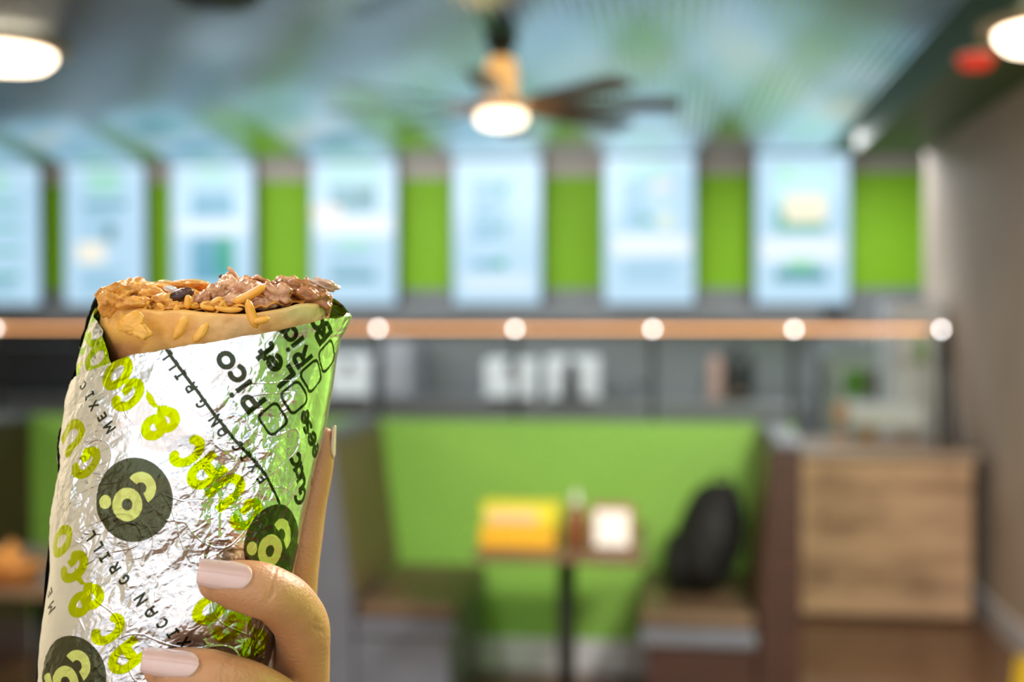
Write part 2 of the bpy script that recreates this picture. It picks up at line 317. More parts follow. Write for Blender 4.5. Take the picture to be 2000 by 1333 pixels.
# ------------------------------------------------------------------ ordering counter and sneeze guard
ct = thing('ordering_counter', 'ordering counter clad in light reclaimed wood planks', 'counter', (0, 6.2, 0))
box('body', M['darkwood'], -7.9, 1.5, 0.03, 0.72, 0, 0.82, ct)
for i in range(6):
    for j, (a, b) in enumerate(((-1.2 + 0.17 * (i % 3), 0.62 + 0.15 * (i % 2)), (0.62 + 0.15 * (i % 2), 1.5))):
        box('plank', M['plank'], a + 0.002, b - 0.002, 0.0, 0.03, 0.03 + 0.13 * i, 0.158 + 0.13 * i, ct, 0.003)
box('worktop', noise_mat('tan_counter_top', (0.45, 0.33, 0.24), (0.5, 0.37, 0.27), 4, rough=0.3), -7.9, 1.52, -0.03, 0.75, 0.82, 0.86, ct, 0.006)
sg = thing('sneeze_guard', 'long glass sneeze guard with a warm lit rail and small lamps on its posts', 'sneeze guard', (0, 6.35, 0.861))
zr = onY(1000, 643, 6.35)[2] - 0.86
MB().tube([(-7.6, 0, zr + 0.012), (1.42, 0, zr + 0.012)], 0.011, 12).build('rail', M['brass'], sg)
box('led_strip', M['led'], -7.5, 1.30, -0.012, -0.004, zr - 0.008, zr + 0.004, sg)
pxs = [1836, 1550, 1275, 1007, 741, 480, 225, -5, -250]
for i, px in enumerate(pxs):
    X = float(onY(px, 643, 6.35)[0])
    po = MB().tube([(X, 0, 0), (X, 0, zr)], 0.016, 12).build('post', M['darkmetal'], sg)
    bb = MB().lathe([(0.002, -0.012), (0.009, -0.009), (0.012, 0), (0.009, 0.009), (0.002, 0.012)], (X, -0.03, zr), 16).build('post_lamp', M['bulb'], po, smooth=True)
for px, py in ((1550, 683),):
    p = onY(px, py, 6.4); MB().lathe([(0.002, -0.009), (0.007, -0.006), (0.009, 0), (0.007, 0.006), (0.002, 0.009)], (p[0], 0.02, p[2] - 0.86), 16).build('clamp_lamp', M['bulb'], po, smooth=True)
gl = MB()
gl.prism([(-0.155, 0.08), (-0.149, 0.08), (-0.010, zr - 0.018), (-0.016, zr - 0.018)], 'x', -7.5, 1.40).build('glass_panel', M['glass'], sg)
# curved dark end frame
pts = [(1.37 + 0.055 * math.sin(math.pi / 2 * i / 12), 0.0 - 0.12 * i / 12, zr - (zr - 0.019) * i / 12) for i in range(13)]
MB().tube(pts, 0.017, 12).build('end_frame', M['darkmetal'], sg, smooth=True)

# ------------------------------------------------------------------ kitchen beyond the counter
def kbox(name, label, cat, m, x0, x1, yt, yb, Y, dep=0.3, bev=0.02, z0=None, group=None):
    a = onY(x0, yt, Y); b = onY(x1, yb, Y); t = thing(name, label, cat, ((a[0] + b[0]) / 2, Y, z0 if z0 is not None else b[2]), 0, group)
    zb = (z0 if z0 is not None else b[2]); hw = (b[0] - a[0]) / 2
    o = box('body', m, -hw, hw, 0, dep, 0, a[2] - zb, t, bev); return t, hw, a[2] - zb
YK = 9.0
bk = thing('back_counter', 'long stainless prep counter along the kitchen wall', 'counter', (0, 8.9, 0))
box('body', M['steel'], -7.8, 0.95, 0, 0.65, 0.1, 0.86, bk, 0.004); box('plinth', M['black'], -7.8, 0.95, 0.05, 0.62, 0, 0.1, bk); box('worktop', M['steel'], -7.82, 0.97, -0.02, 0.68, 0.86, 0.9, bk, 0.004)
zt_ = 0.9
def dispenser(px0, px1, yt, Y, lab, m, group=None, notch=False):
    t, hw, h = kbox('drink_dispenser', lab, 'dispenser', m, px0, px1, yt, 800, Y, 0.35, 0.025, zt_, group)
    box('tap', M['black'], -0.02, 0.02, -0.06, 0, 0.22, 0.3, t, 0.004); box('drip_tray', M['darkmetal'], -hw * 0.8, hw * 0.8, -0.12, 0, 0, 0.03, t, 0.004)
    if notch: MB().prism([(-hw * 0.35, 0.0), (hw * 0.3, 0.0), (hw * 0.2, 0.28), (-hw * 0.1, 0.34), (-hw * 0.3, 0.22)], 'y', -0.02, 0.0).build('cup_recess', M['black'], t)
    return t
dispenser(946, 1046, 702, 8.98, 'white drink dispenser next to a white dispenser with a dark recess', M['cool_white'], 'white dispensers on the prep counter')
dispenser(1064, 1170, 698, 8.98, 'white drink dispenser with a dark arched recess low in its front', M['cool_white'], 'white dispensers on the prep counter', True)
dispenser(640, 722, 695, 8.98, 'pale blue white dispenser just beside the burrito edge', M['cool_white'])
t, hw, h = kbox('storage_cabinet', 'grey upright storage cabinet between the burrito and the white dispensers', 'cabinet', mat('light_grey_enamel', (0.36, 0.37, 0.41), 0.4), 735, 802, 668, 800, 8.98, 0.5, 0.01, 0.9)
box('door', mat('grey_door', (0.34, 0.35, 0.39), 0.4), -hw * 0.92, hw * 0.92, -0.02, -0.001, 0.03, h - 0.12, t, 0.004)
t, hw, h = kbox('cooktop_pan', 'low black pan on the prep counter, right of the white dispensers', 'pan', M['black'], 1184, 1240, 786, 800, 8.98, 0.3, 0.015, zt_ + 0.004)
box('handle', M['black'], hw - 0.01, hw + 0.12, 0.12, 0.15, 0.1, 0.125, t, 0.004)
t, hw, h = kbox('paper_roll_holder', 'slim pale pink upright holder beside a black coffee urn', 'holder', M['pinkish'], 1384, 1412, 705, 800, 8.98, 0.12, 0.02, zt_)
box('cap', M['pinkish'], -hw * 0.7, hw * 0.7, 0.02, 0.1, h, h + 0.03, t, 0.008)
p = onY(1450, 745, 8.6); t = thing('coffee_urn', 'black rounded coffee urn on the prep counter', 'urn', (p[0], 9.15, zt_))
MB().lathe([(0.11, 0), (0.125, 0.02), (0.125, 0.26), (0.11, 0.33), (0.06, 0.38), (0.02, 0.40)], n=32).build('urn_body', M['black'], t, smooth=True)
MB().tube([(0, -0.12, 0.08), (0, -0.17, 0.08), (0, -0.175, 0.05)], 0.012).build('spout', M['brass'], t); MB().lathe([(0.02, 0.40), (0.025, 0.42), (0.01, 0.43)], n=16).build('lid_knob', M['black'], t)
# dark pass-through and shelving at the far side
p0 = onY(-60, 668, 9.5); p1 = onY(215, 790, 9.5)
t = thing('oven', 'dark oven front deep in the kitchen, left of the burrito', 'oven', ((p0[0] + p1[0]) / 2, 9.5, 0.9)); hw = (p1[0] - p0[0]) / 2
box('body', M['black'], -hw, hw, -0.25, 0.09, 0, 0.52, t, 0.01); box('door', M['darkmetal'], -hw * 0.9, hw * 0.9, -0.27, -0.251, 0.05, 0.36, t, 0.006); MB().tube([(-hw * .8, -0.31, 0.4), (hw * .8, -0.31, 0.4)], 0.012).build('door_handle', M['steel'], t)
# dark extraction band below the screens
t = thing('extraction_hood', 'dark grey extraction hood band under the menu screens', 'hood', (0, 9.3, 0))
box('hood_box', M['grey_tile'], -7.8, 1.15, 0.08, 0.29, 1.5, 1.61, t, 0.004); 
for i in range(5): box('filter', M['grey_tile'], -6.2 + 1.45 * i, -5.1 + 1.45 * i, 0.07, 0.079, 1.515, 1.595, t)
# white tall cabinet and cooler on the right
a = onY(1745, 590, 7.1); b = onY(1846, 880, 7.1)
t = thing('tall_cabinet', 'tall glossy white cabinet behind the end of the counter', 'cabinet', ((a[0] + b[0]) / 2, 7.1, 0)); hw = (b[0] - a[0]) / 2
box('body', M['cool_white'], -hw, hw, 0, 0.5, 0, a[2], t, 0.012); box('door', M['cool_white'], -hw * 0.94, hw * 0.94, -0.02, -0.001, 0.06, a[2] - 0.04, t, 0.006)
g0 = onY(1790, 660, 7.08); g1 = onY(1812, 712, 7.08)
box('green_label', mat('green_sticker', (0.25, 0.5, 0.12), 0.5), g0[0] - (a[0] + b[0]) / 2, g1[0] - (a[0] + b[0]) / 2, -0.026, -0.021, g1[2], g0[2], t)
a = onY(1612, 686, 7.7); b = onY(1748, 850, 7.7); cx = (a[0] + b[0]) / 2; hw = (b[0] - a[0]) / 2; h = a[2] - 0.0
t = thing('display_cooler', 'glass fronted cooler with a rounded pale frame and green goods inside', 'cooler', (cx, 7.7, 0))
def rrect(x0, x1, z0, z1, r, n=6):
    P = []
    for (cx_, cz_, a0) in ((x1 - r, z1 - r, 0), (x0 + r, z1 - r, 90), (x0 + r, z0 + r, 180), (x1 - r, z0 + r, 270)):
        for i in range(n + 1):
            q = math.radians(a0 + 90 * i / n); P.append((cx_ + r * math.cos(q), cz_ + r * math.sin(q)))
    return P
box('cabinet_body', M['steel'], -hw, hw, 0.02, 0.5, 0, h - 0.02, t, 0.01)
out = rrect(-hw, hw, 0.55, h, 0.06); inn = rrect(-hw + 0.07, hw - 0.05, 0.62, h - 0.09, 0.02); n = len(out)
fr = MB(); fr.add([(x, -0.02, z) for x, z in out] + [(x, -0.02, z) for x, z in inn] + [(x, 0.02, z) for x, z in out] + [(x, 0.02, z) for x, z in inn],
       sum([[(i, (i + 1) % n, (i + 1) % n + n, i + n), (i + 2 * n, i + 3 * n, (i + 1) % n + 3 * n, (i + 1) % n + 2 * n), (i, i + 2 * n, (i + 1) % n + 2 * n, (i + 1) % n), (i + n, (i + 1) % n + n, (i + 1) % n + 3 * n, i + 3 * n)] for i in range(n)], []))
fr.build('frame', mat('pale_green_frame', (0.36, 0.44, 0.38), 0.4), t)
g0 = onY(1650, 722, 7.7); g1 = onY(1690, 775, 7.7)
box('green_goods', mat('green_goods', (0.12, 0.38, 0.02), 0.5), g0[0] - cx, g1[0] - cx, 0.004, 0.018, g1[2], g0[2], t)
box('shelf', mat('taupe_shelf', (0.2, 0.18, 0.15), 0.5), g1[0] - cx, g1[0] - cx + 0.13, 0.004, 0.018, g1[2], g0[2], t)
a = onY(1658, 791, 6.62); b = onY(1806, 833, 6.62); cx = (a[0] + b[0]) / 2; hw = (b[0] - a[0]) / 2
t = thing('takeout_tray', 'bright white takeout tray raised on a light wooden stand', 'tray', (cx, 6.62, b[2]))
box('tray', mat('bright_white_card', (0.88, 0.9, 0.95), 0.5), -hw, hw, 0, 0.16, 0, a[2] - b[2], t, 0.008); box('tray_rim', M['white'], -hw - 0.008, hw + 0.008, -0.008, 0.168, a[2] - b[2] - 0.012, a[2] - b[2] - 0.004, t)
s = thing('wooden_stand', 'light wooden stand under the white takeout tray', 'stand', (cx, 6.62, 0.86))
box('stand_post', M['pine'], -hw + 0.08, -hw + 0.14, 0.05, 0.11, 0.012, b[2] - 0.86 - 0.012, s, 0.003); box('base', M['pine'], -hw + 0.04, hw - 0.05, 0.02, 0.14, 0, 0.012, s, 0.002); box('top_board', M['pine'], -hw + 0.03, hw - 0.03, 0.01, 0.15, b[2] - 0.872, b[2] - 0.86, s, 0.002)
p = onY(1641, 815, 6.6); t = thing('hand_bell', 'small pale peach bell standing left of the white tray', 'bell', (p[0], 6.6, 0.86))
MB().lathe([(0.05, 0), (0.052, 0.01), (0.03, 0.02), (0.012, 0.04), (0.012, 0.10), (0.03, 0.115), (0.046, 0.14), (0.05, 0.165), (0.04, 0.2), (0.015, 0.22), (0.005, 0.222)], n=28).build('bell_body', M['peach'], t, smooth=True)
MB().lathe([(0.006, 0.22), (0.01, 0.23), (0.004, 0.24)], n=14).build('knob', M['brass'], t)

# ------------------------------------------------------------------ booths
def bench(x_seat, xt, xb, x_out, lab, group, dark):
    # seat from x_seat (front edge) to xb; reclined cushion face from xb (bottom) to xt (top); outer face of the back at x_out
    s = 1 if x_out > x_seat else -1; y0, y1 = 4.36, 5.13
    t = thing('booth_bench', lab, 'booth bench', (0, 0, 0), 0, group)
    endm = M['darkwood'] if dark else M['greyvinyl']
    def bx(n, m, a, b, *r): return box(n, m, min(a, b), max(a, b), *r)
    bx('seat_base', endm, x_seat + 0.03 * s, xb - 0.001 * s, y0 + 0.02, y1, 0.0, 0.34, t, 0.004)
    bx('seat_edge', M['greyvinyl'], x_seat, xb - 0.001 * s, y0, y1, 0.341, 0.40, t, 0.012)
    bx('seat_cushion', M['brownvinyl'], x_seat, xb - 0.001 * s, y0 + 0.02, y1, 0.401, 0.46, t, 0.02)
    MB().prism([(xb, 0.461), (xb + 0.07 * s, 0.461), (xt + 0.06 * s, 1.07), (xt, 1.07)], 'y', y0 + 0.032, y1).build('backrest_cushion', M['brownvinyl'], t, 0.012)
    MB().prism([(xb, 0.0), (x_out, 0.0), (x_out, 1.06), (xt + 0.008 * s, 1.06), (xb + 0.008 * s, 0.46)], 'y', y0, y0 + 0.03).build('end_board', endm, t, 0.004)
    MB().prism([(xb + 0.072 * s, 0.0), (x_out, 0.0), (x_out, 1.06), (xt + 0.062 * s, 1.06), (xb + 0.072 * s, 0.461)], 'y', y0 + 0.031, y1).build('back_panel', endm, t, 0.002)
    bx('cap', M['greyvinyl'], xt + 0.01 * s, x_out + 0.01 * s, y0 - 0.005, y1, 1.071, 1.10, t, 0.008)
    return t
Xr = lambda px, y=4.36: float(onY(px, 1000, y)[0])
bench(Xr(1248), Xr(1506), Xr(1480), Xr(1566), 'booth bench with dark brown side, black bag lying on its seat', 'booth benches at the lime partition', True)
bench(Xr(888), Xr(651), Xr(690), Xr(605), 'booth bench with slate side, its backrest right beside the hand', 'booth benches at the lime partition', False)
xo = float(onY(62, 1000, 5.13)[0])
bench(xo - 0.9, xo - 0.12, xo - 0.16, xo, 'booth bench cut off by the picture edge, left of the burrito', 'booth benches at the lime partition', True)
def booth_table(x0, x1, y0, y1, lab):
    t = thing('pedestal_table', lab, 'table', ((x0 + x1) / 2, (y0 + y1) / 2, 0), 0, 'pedestal tables in the booths'); hx, hy = (x1 - x0) / 2, (y1 - y0) / 2
    box('tabletop', M['tabletop'], -hx, hx, -hy, hy, 0.72, 0.75, t, 0.004)
    MB().tube([(0, 0, 0.03), (0, 0, 0.70)], 0.032, 20).build('leg', M['black'], t, smooth=True)
    MB().lathe([(0.24, 0), (0.24, 0.012), (0.06, 0.03)], n=40).build('base', M['black'], t); box('top_plate', M['darkmetal'], -0.14, 0.14, -0.14, 0.14, 0.705, 0.72, t)
    return t
booth_table(-0.655, -0.085, 3.95, 4.62, 'small brown pedestal table set with yellow boxes, sauce and napkins')
booth_table(-2.35, -1.62, 3.25, 3.9, 'pedestal table carrying a basket of fried food beside the burrito edge')
# things on the table
TY = 4.12
def tbox(name, lab, cat, m, x0, x1, yt, Y, dep, group=None, parts=None, bev=0.006):
    a = onY(x0, yt, Y); b = onY(x1, yt, Y); t = thing(name, lab, cat, ((a[0] + b[0]) / 2, Y, 0.75), 0, group); hw = (b[0] - a[0]) / 2
    box('body', m, -hw, hw, 0, dep, 0, a[2] - 0.75, t, bev); return t, hw, a[2] - 0.75
t, hw, h = tbox('snack_box', 'low amber yellow box at the front of the small table', 'box', M['amberplastic'], 936, 1082, 1036, 4.05, 0.12); box('lid', M['yellow'], -hw - 0.002, hw + 0.002, -0.002, 0.122, h, h + 0.006, t, 0.002)
t, hw, h = tbox('menu_caddy', 'taller lemon yellow caddy holding peach papers behind the amber box', 'caddy', M['lemon'], 942, 1092, 988, 4.2, 0.12)
box('papers', M['peach'], -hw * 0.85, hw * 0.45, -0.006, -0.001, h - 0.085, h - 0.018, t); box('shade_band', M['tabletop'], -hw, hw, -0.005, -0.001, h - 0.115, h - 0.09, t); box('rim', M['lemon'], -hw - 0.004, hw + 0.004, -0.004, 0.124, h, h + 0.008, t, 0.002)  # dark strip painted in for the shaded gap above the amber box
p = onY(1125, 1050, 4.12); t = thing('sauce_bottle', 'red brown sauce bottle with a pale cap on the small table', 'bottle', (p[0], 4.12, 0.75))
MB().lathe([(0.032, 0), (0.034, 0.005), (0.034, 0.10), (0.026, 0.125), (0.014, 0.14)], n=28).build('bottle_body', M['sauce'], t, smooth=True)
MB().lathe([(0.02, 0.14), (0.02, 0.155), (0.009, 0.185), (0.005, 0.195)], n=20).build('cap', M['capgrey'], t, smooth=True)
t, hw, h = tbox('napkin_dispenser', 'brown framed dispenser full of white napkins on the small table', 'napkin dispenser', mat('brown_plastic', (0.3, 0.13, 0.07), 0.4), 1152, 1238, 990, 4.06, 0.1)
box('napkins', M['napkin'], -hw * 0.78, hw * 0.78, -0.006, -0.001, 0.012, h - 0.012, t, 0.002)
p = onZ(20, 1135, 0.75); t = thing('food_basket', 'orange basket heaped with fried food on the table left of the burrito', 'basket', (p[0], p[1], 0.75))
MB().lathe([(0.07, 0), (0.075, 0.004), (0.10, 0.05), (0.105, 0.052)], n=36).build('basket', mat('orange_basket', (0.55, 0.2, 0.05), 0.5), t, smooth=True)
fdm = MB(); rr = random.Random(3)
for i in range(26):
    a = rr.uniform(0, 6.28); r = rr.uniform(0, 0.07); c = Vector((r * math.cos(a), r * math.sin(a), 0.05 + 0.05 * (1 - r / 0.08) * rr.random())); d = Vector((rr.uniform(-1, 1), rr.uniform(-1, 1), rr.uniform(-.5, .8))).normalized() * 0.03
    fdm.tube([c - d, c - d * 0.5, c + d * 0.5, c + d], [0.006, 0.011, 0.011, 0.006], 8)
fo = fdm.build('fried_food', M['orangebrown'], t, smooth=True); fo['kind'] = 'stuff'
# backpack on the right bench
p = onY(1395, 1140, 4.72); bag = thing('backpack', 'black backpack leaning on the backrest of the dark sided bench', 'backpack', (p[0] - 0.04, 4.74, 0.462))
def blob(name, m, parent, c, s, nz, seed, lv=4, freq=3.0, rot=None, flat=None):
    bm = bmesh.new(); bmesh.ops.create_icosphere(bm, subdivisions=lv, radius=1.0)
    V = np.array([v.co[:] for v in bm.verts]); rs = np.random.RandomState(seed); d = np.zeros(len(V))
    for k in range(14):
        kv = rs.normal(size=3) * freq * (1 + k * 0.28); d += np.sin(V @ kv + rs.uniform(0, 6.28)) / (1 + 0.35 * k)
    d = 1 + nz * d / 3.0; V = V * d[:, None]
    if flat: V[:, 2] = np.maximum(V[:, 2], flat)
    V = V * np.array(s)
    if rot is not None: V = V @ np.array(rot).T
    V = V + np.array(c)
    for v, q in zip(bm.verts, V): v.co = q
    me = bpy.data.meshes.new(name); bm.to_mesh(me); bm.free(); me.polygons.foreach_set('use_smooth', [True] * len(me.polygons))
    o = bpy.data.objects.new(name, me); COL.objects.link(o); me.materials.append(m); o.parent = parent; return o
blob('bag_body', M['bagcloth'], bag, (0.02, 0, 0.215), (0.13, 0.2, 0.23), 0.06, 5, rot=Matrix.Rotation(0.28, 3, 'Y'), flat=-0.88)
blob('front_pocket', M['bagcloth'], bag, (-0.10, 0, 0.115), (0.06, 0.14, 0.12), 0.05, 6, flat=-0.9)
MB().tube([(0.07 + 0.03 * math.cos(q), 0.03 * math.sin(q) * 1.2, 0.43 + 0.03 * math.sin(q)) for q in np.linspace(0, math.pi, 9)], 0.006).build('strap', M['black'], bag)
p = onZ(1985, 1330, 0.0)
t = thing('wet_floor_sign', 'yellow folding floor sign at the foot of the beige wall', 'floor sign', (1.50, 5.02, 0))
MB().prism([(-0.12, 0), (0.08, 0), (0.06, 0.16), (-0.10, 0.16)], 'y', -0.05, -0.04).build('front_board', M['yellow'], t, 0.002)
MB().prism([(-0.12, 0), (0.08, 0), (0.06, 0.16), (-0.10, 0.16)], 'y', 0.04, 0.05).build('rear_board', M['yellow'], t, 0.002); box('hinge', M['yellow'], -0.09, 0.05, -0.039, 0.039, 0.145, 0.16, t)

# ------------------------------------------------------------------ the burrito in its foil, held up 0.38 m from the lens
D0 = 0.38; US = D0 / F                      # one unit = the width of a pixel at that distance (0.163 mm)
def W(x, y, z):
    x, y, z = np.broadcast_arrays(np.asarray(x, float), np.asarray(y, float), np.asarray(z, float)); D = (D0 - z * US)[..., None]
    return CP + (FD + RT * ((x[..., None] - 1000) / F) - UPV * ((y[..., None] - 666.5) / F)) * D
def ip(x, tab): a = np.array(tab, float); return np.interp(x, a[:, 0], a[:, 1])
XLT = [(540, 205), (600, 182), (650, 166), (700, 152), (745, 140), (800, 128), (870, 117), (950, 107), (1050, 98), (1100, 95), (1200, 86), (1333, 73), (1400, 76), (1440, 120), (1456, 230)]
XRT = [(540, 640), (565, 654), (600, 674), (618, 684), (640, 677), (660, 667), (700, 659), (760, 652), (800, 645), (830, 639), (900, 622), (960, 609), (1000, 600), (1060, 588), (1110, 577), (1200, 560), (1240, 545), (1280, 530), (1333, 512), (1400, 480), (1440, 400), (1456, 260)]
BF = 0.62
def xc_a(T): l = ip(T, XLT); r = ip(T, XRT); return (l + r) / 2, (r - l) / 2
PH = np.linspace(-math.pi * 1.5, math.pi * 1.5, 6001); ARC = np.concatenate([[0], np.cumsum(np.sqrt(np.cos(PH[1:]) ** 2 + (BF * np.sin(PH[1:])) ** 2) * (PH[1] - PH[0]))]); ARC -= np.interp(0, PH, ARC)
def arc(ph): return np.interp(ph, PH, ARC)
def S_of(x, T): c, a = xc_a(T); return a * arc(np.arcsin(np.clip((x - c) / a, -1, 1)))
# crumpled foil: creased facets at several sizes
def sm(S, T, seed, f):
    rs = np.random.RandomState(seed); o = 0
    for k in range(6):
        q = rs.uniform(0, 6.28); v = f * rs.uniform(0.5, 1.6); o = o + np.sin((S * math.cos(q) + T * math.sin(q)) * v + rs.uniform(0, 6.28))
    return o / 2.6
def facet(S, T, cell, seed, warp=0.5, stretch=1.0):
    rs = np.random.RandomState(seed); tb = rs.uniform(-1, 1, (97, 89)); q = rs.uniform(0, 3.1)
    x = (S * math.cos(q) + T * math.sin(q)) / cell; y = (-S * math.sin(q) + T * math.cos(q)) / cell / stretch
    x = x + warp * sm(S, T, seed + 1, 2.2 / cell); y = y + warp * sm(S, T, seed + 2, 2.2 / cell)
    s = (x + y) * 0.366; X = x + s; Y = y + s; i = np.floor(X).astype(int); j = np.floor(Y).astype(int); u = X - i; v = Y - j
    g = lambda a, b: tb[a % 97, b % 89]
    h00, h11 = g(i, j), g(i + 1, j + 1)
    return np.where(u > v, (1 - u) * h00 + (u - v) * g(i + 1, j) + v * h11, (1 - v) * h00 + (v - u) * g(i, j + 1) + u * h11)
def crumple(S, T, seed):
    m = np.clip(0.55 + 0.5 * sm(S, T, seed + 50, 0.012), 0.15, 1.1)
    m = m + 0.7 * np.exp(-(((S - 70) / 90) ** 2 + ((T - 1010) / 110) ** 2))
    h = 5.0 * sm(S, T, seed + 9, 0.018) + 6.0 * facet(S, T, 120, seed, 0.6) + m * (4.4 * facet(S, T, 58, seed + 3, 0.7) + 2.7 * facet(S, T, 27, seed + 6, 0.7, 1.4) + 1.25 * facet(S, T, 13, seed + 12, 0.6) + 0.5 * facet(S, T, 6.5, seed + 15, 0.5))
    h = h + 2.0 * np.maximum(0, 1 - np.abs(facet(S, T, 85, seed + 21, 0.8)) / 0.06) * m      # raised creases
    return h
# printed ink, laid out on the unrolled sheet (S around, T along)
class Ink:
    def __init__(s, t0=540, t1=1470, s0=-620, s1=620, step=0.5):
        s.t0, s.s0, s.st = t0, s0, step; s.h = int((t1 - t0) / step); s.w = int((s1 - s0) / step)
        s.rgb = np.zeros((s.h, s.w, 3), np.float32); s.amt = np.zeros((s.h, s.w), np.float32); s.mt = np.zeros((s.h, s.w), np.float32)
    def tris(s, P, tr, col, matte=0.0, amt=1.0):
        P = (P - np.array([s.s0, s.t0])) / s.st
        for t in tr:
            a, b, c = P[t[0]], P[t[1]], P[t[2]]
            x0, x1 = int(max(0, min(a[0], b[0], c[0]))), int(min(s.w - 1, max(a[0], b[0], c[0]) + 1)); y0, y1 = int(max(0, min(a[1], b[1], c[1]))), int(min(s.h - 1, max(a[1], b[1], c[1]) + 1))
            if x1 < x0 or y1 < y0: continue
            X, Y = np.meshgrid(np.arange(x0, x1 + 1) + 0.5, np.arange(y0, y1 + 1) + 0.5)
            d = lambda p, q: (q[0] - p[0]) * (Y - p[1]) - (q[1] - p[1]) * (X - p[0])
            e1, e2, e3 = d(a, b), d(b, c), d(c, a); k = ((e1 >= 0) & (e2 >= 0) & (e3 >= 0)) | ((e1 <= 0) & (e2 <= 0) & (e3 <= 0))
            s.rgb[y0:y1 + 1, x0:x1 + 1][k] = col; s.amt[y0:y1 + 1, x0:x1 + 1][k] = amt; s.mt[y0:y1 + 1, x0:x1 + 1][k] = matte
    def poly(s, P, col, matte=0.0, amt=1.0):
        P = np.asarray(P, float); c = P.mean(0); s.tris(np.vstack([P, c]), [(i, (i + 1) % len(P), len(P)) for i in range(len(P))], col, matte, amt)
    def sample(s, S, T):
        def blur(A):
            B = A.copy(); B[1:] += A[:-1]; B[:-1] += A[1:]; C = B.copy(); C[:, 1:] += B[:, :-1]; C[:, :-1] += B[:, 1:]; return C / 9
        am = blur(s.amt); w_ = np.maximum(am, 1e-4); x = np.clip(((S - s.s0) / s.st).astype(int), 0, s.w - 1); y = np.clip(((T - s.t0) / s.st).astype(int), 0, s.h - 1)
        rgb = np.stack([blur(s.rgb[..., k] * s.amt) / w_ for k in range(3)], -1); return rgb[y, x], am[y, x], blur(s.mt * s.amt)[y, x]
def el(cx, cy, rx, ry, a0, a1, n=26): return [(cx + rx * math.cos(math.radians(a0 + (a1 - a0) * i / n)), cy + ry * math.sin(math.radians(a0 + (a1 - a0) * i / n))) for i in range(n + 1)]
def strokes(ch, w_):
    """centre lines of a letter, cap height 1, stroke width w_"""
    h = w_ / 2; t = 1 - h; W1 = 0.84; c = W1 / 2; xr = W1 - h; X = 0.74; xh = 0.74
    xo = xh / 2 + 0.02
    return {'O': [el(c, .5, c - h, .5 - h, 0, 360)], 'C': [el(c, .5, c - h, .5 - h, 48, 312)], 'G': [el(c, .5, c - h, .5 - h, 48, 338), [(c + .02, .44), (xr - .02, .44)]],
        'U': [[(h, 1), (h, c)] + el(c, c, c - h, c - h, 180, 360) + [(xr, c), (xr, 1)]], 'A': [[(h, 0), (h, 1 - c)] + el(c, 1 - c, c - h, c - h, 180, 0) + [(xr, 1 - c), (xr, 0)], [(h, .36), (xr, .36)]],
        '&': [el(.40, .29, .40 - h, .29 + .05 - h, 60, 330), el(.47, .66, .33 - h * .6, .30 - h * .5, -60, 300), [(.5, .45), (.84, .16)]],
        'P': [[(h, 0), (h, 1)], [(h, t), (.42, t)] + el(.42, .69, .69 - .42 - h + .06, .31 - h, 90, -90) + [(h, .38 + h)]], 'R': [[(h, 0), (h, 1)], [(h, t), (.42, t)] + el(.42, .70, .26 - h + .06, .30 - h, 90, -90) + [(h, .40 + h)], [(.36, .44), (.70, 0)]],
        'B': [[(h, 0), (h, 1)], [(h, t), (.4, t)] + el(.4, .75, .26 - h, .25 - h, 90, -90) + [(h, .5)], [(h, .5), (.4, .5)] + el(.4, .27, .32 - h, .27 - h, 90, -90) + [(h, h)]],
        'i': [[(h, 0), (h, xh)], [(h - .01, .97), (h + .01, .97)]], 'o': [el(xo, xh / 2, xo - h, xh / 2 - h, 0, 360)], 'c': [el(xo, xh / 2, xo - h, xh / 2 - h, 50, 310)],
        'e': [el(xo, xh / 2, xo - h, xh / 2 - h, 0, 315), [(h, xh / 2), (2 * xo - h, xh / 2)]], 'L': [[(h, 1), (h, h), (.6, h)]], 't': [[(.25, .95), (.25, .2)] + el(.25 + .14, .2, .14, .2 - h * .9, 180, 290, 8), [(0, xh - h), (.5, xh - h)]],
        's': [el(.3, xh - .23, .24 - h * .6, .23 - h, 30, 270, 16) + el(.3, .23 - .0, .24 - h * .5, .24 - h, 90, -150, 16)], 'h': [[(h, 0), (h, 1)], [(h, .4)] + el(.34, .4, .34 - h, .34 - h, 180, 0) + [(.68 - h, 0)]],
        'u': [[(h, xh), (h, .32)] + el(.34, .32, .34 - h, .32 - h, 180, 360) + [(.68 - h, xh)], [(.68 - h, xh), (.68 - h, 0)]], 'a': [el(xo, xh / 2, xo - h, xh / 2 - h, 0, 360), [(2 * xo - h, xh), (2 * xo - h, 0)]],
        'M': [[(h, 0), (h, 1), (.47, .42), (.94 - h, 1), (.94 - h, 0)]], 'E': [[(.66, t), (h, t), (h, h), (.66, h)], [(h, .5), (.56, .5)]], 'X': [[(h, 0), (.72, 1)], [(h, 1), (.72, 0)]], 'I': [[(.28, 0), (.28, 1)], [(0, h), (.56, h)], [(0, t), (.56, t)]],
        'N': [[(h, 0), (h, 1), (X, 0), (X, 1)]]}[ch]
CAPH = 0.729
def place(cx, cy, P, ang, k=1.0, S0=None):
    """P in pixels (x right, y up), rotated by ang and laid round the point seen at (cx, cy)."""
    a = math.radians(ang); P = np.asarray(P, float) * k; dx = P[:, 0] * math.cos(a) - P[:, 1] * math.sin(a); dy = -(P[:, 0] * math.sin(a) + P[:, 1] * math.cos(a))
    T0 = cy; c0, _ = xc_a(T0); T = T0 + dy; c, _ = xc_a(T); S0 = S_of(cx, T0) if S0 is None else S0
    return np.stack([S0 + dx - (c - c0), T], -1)
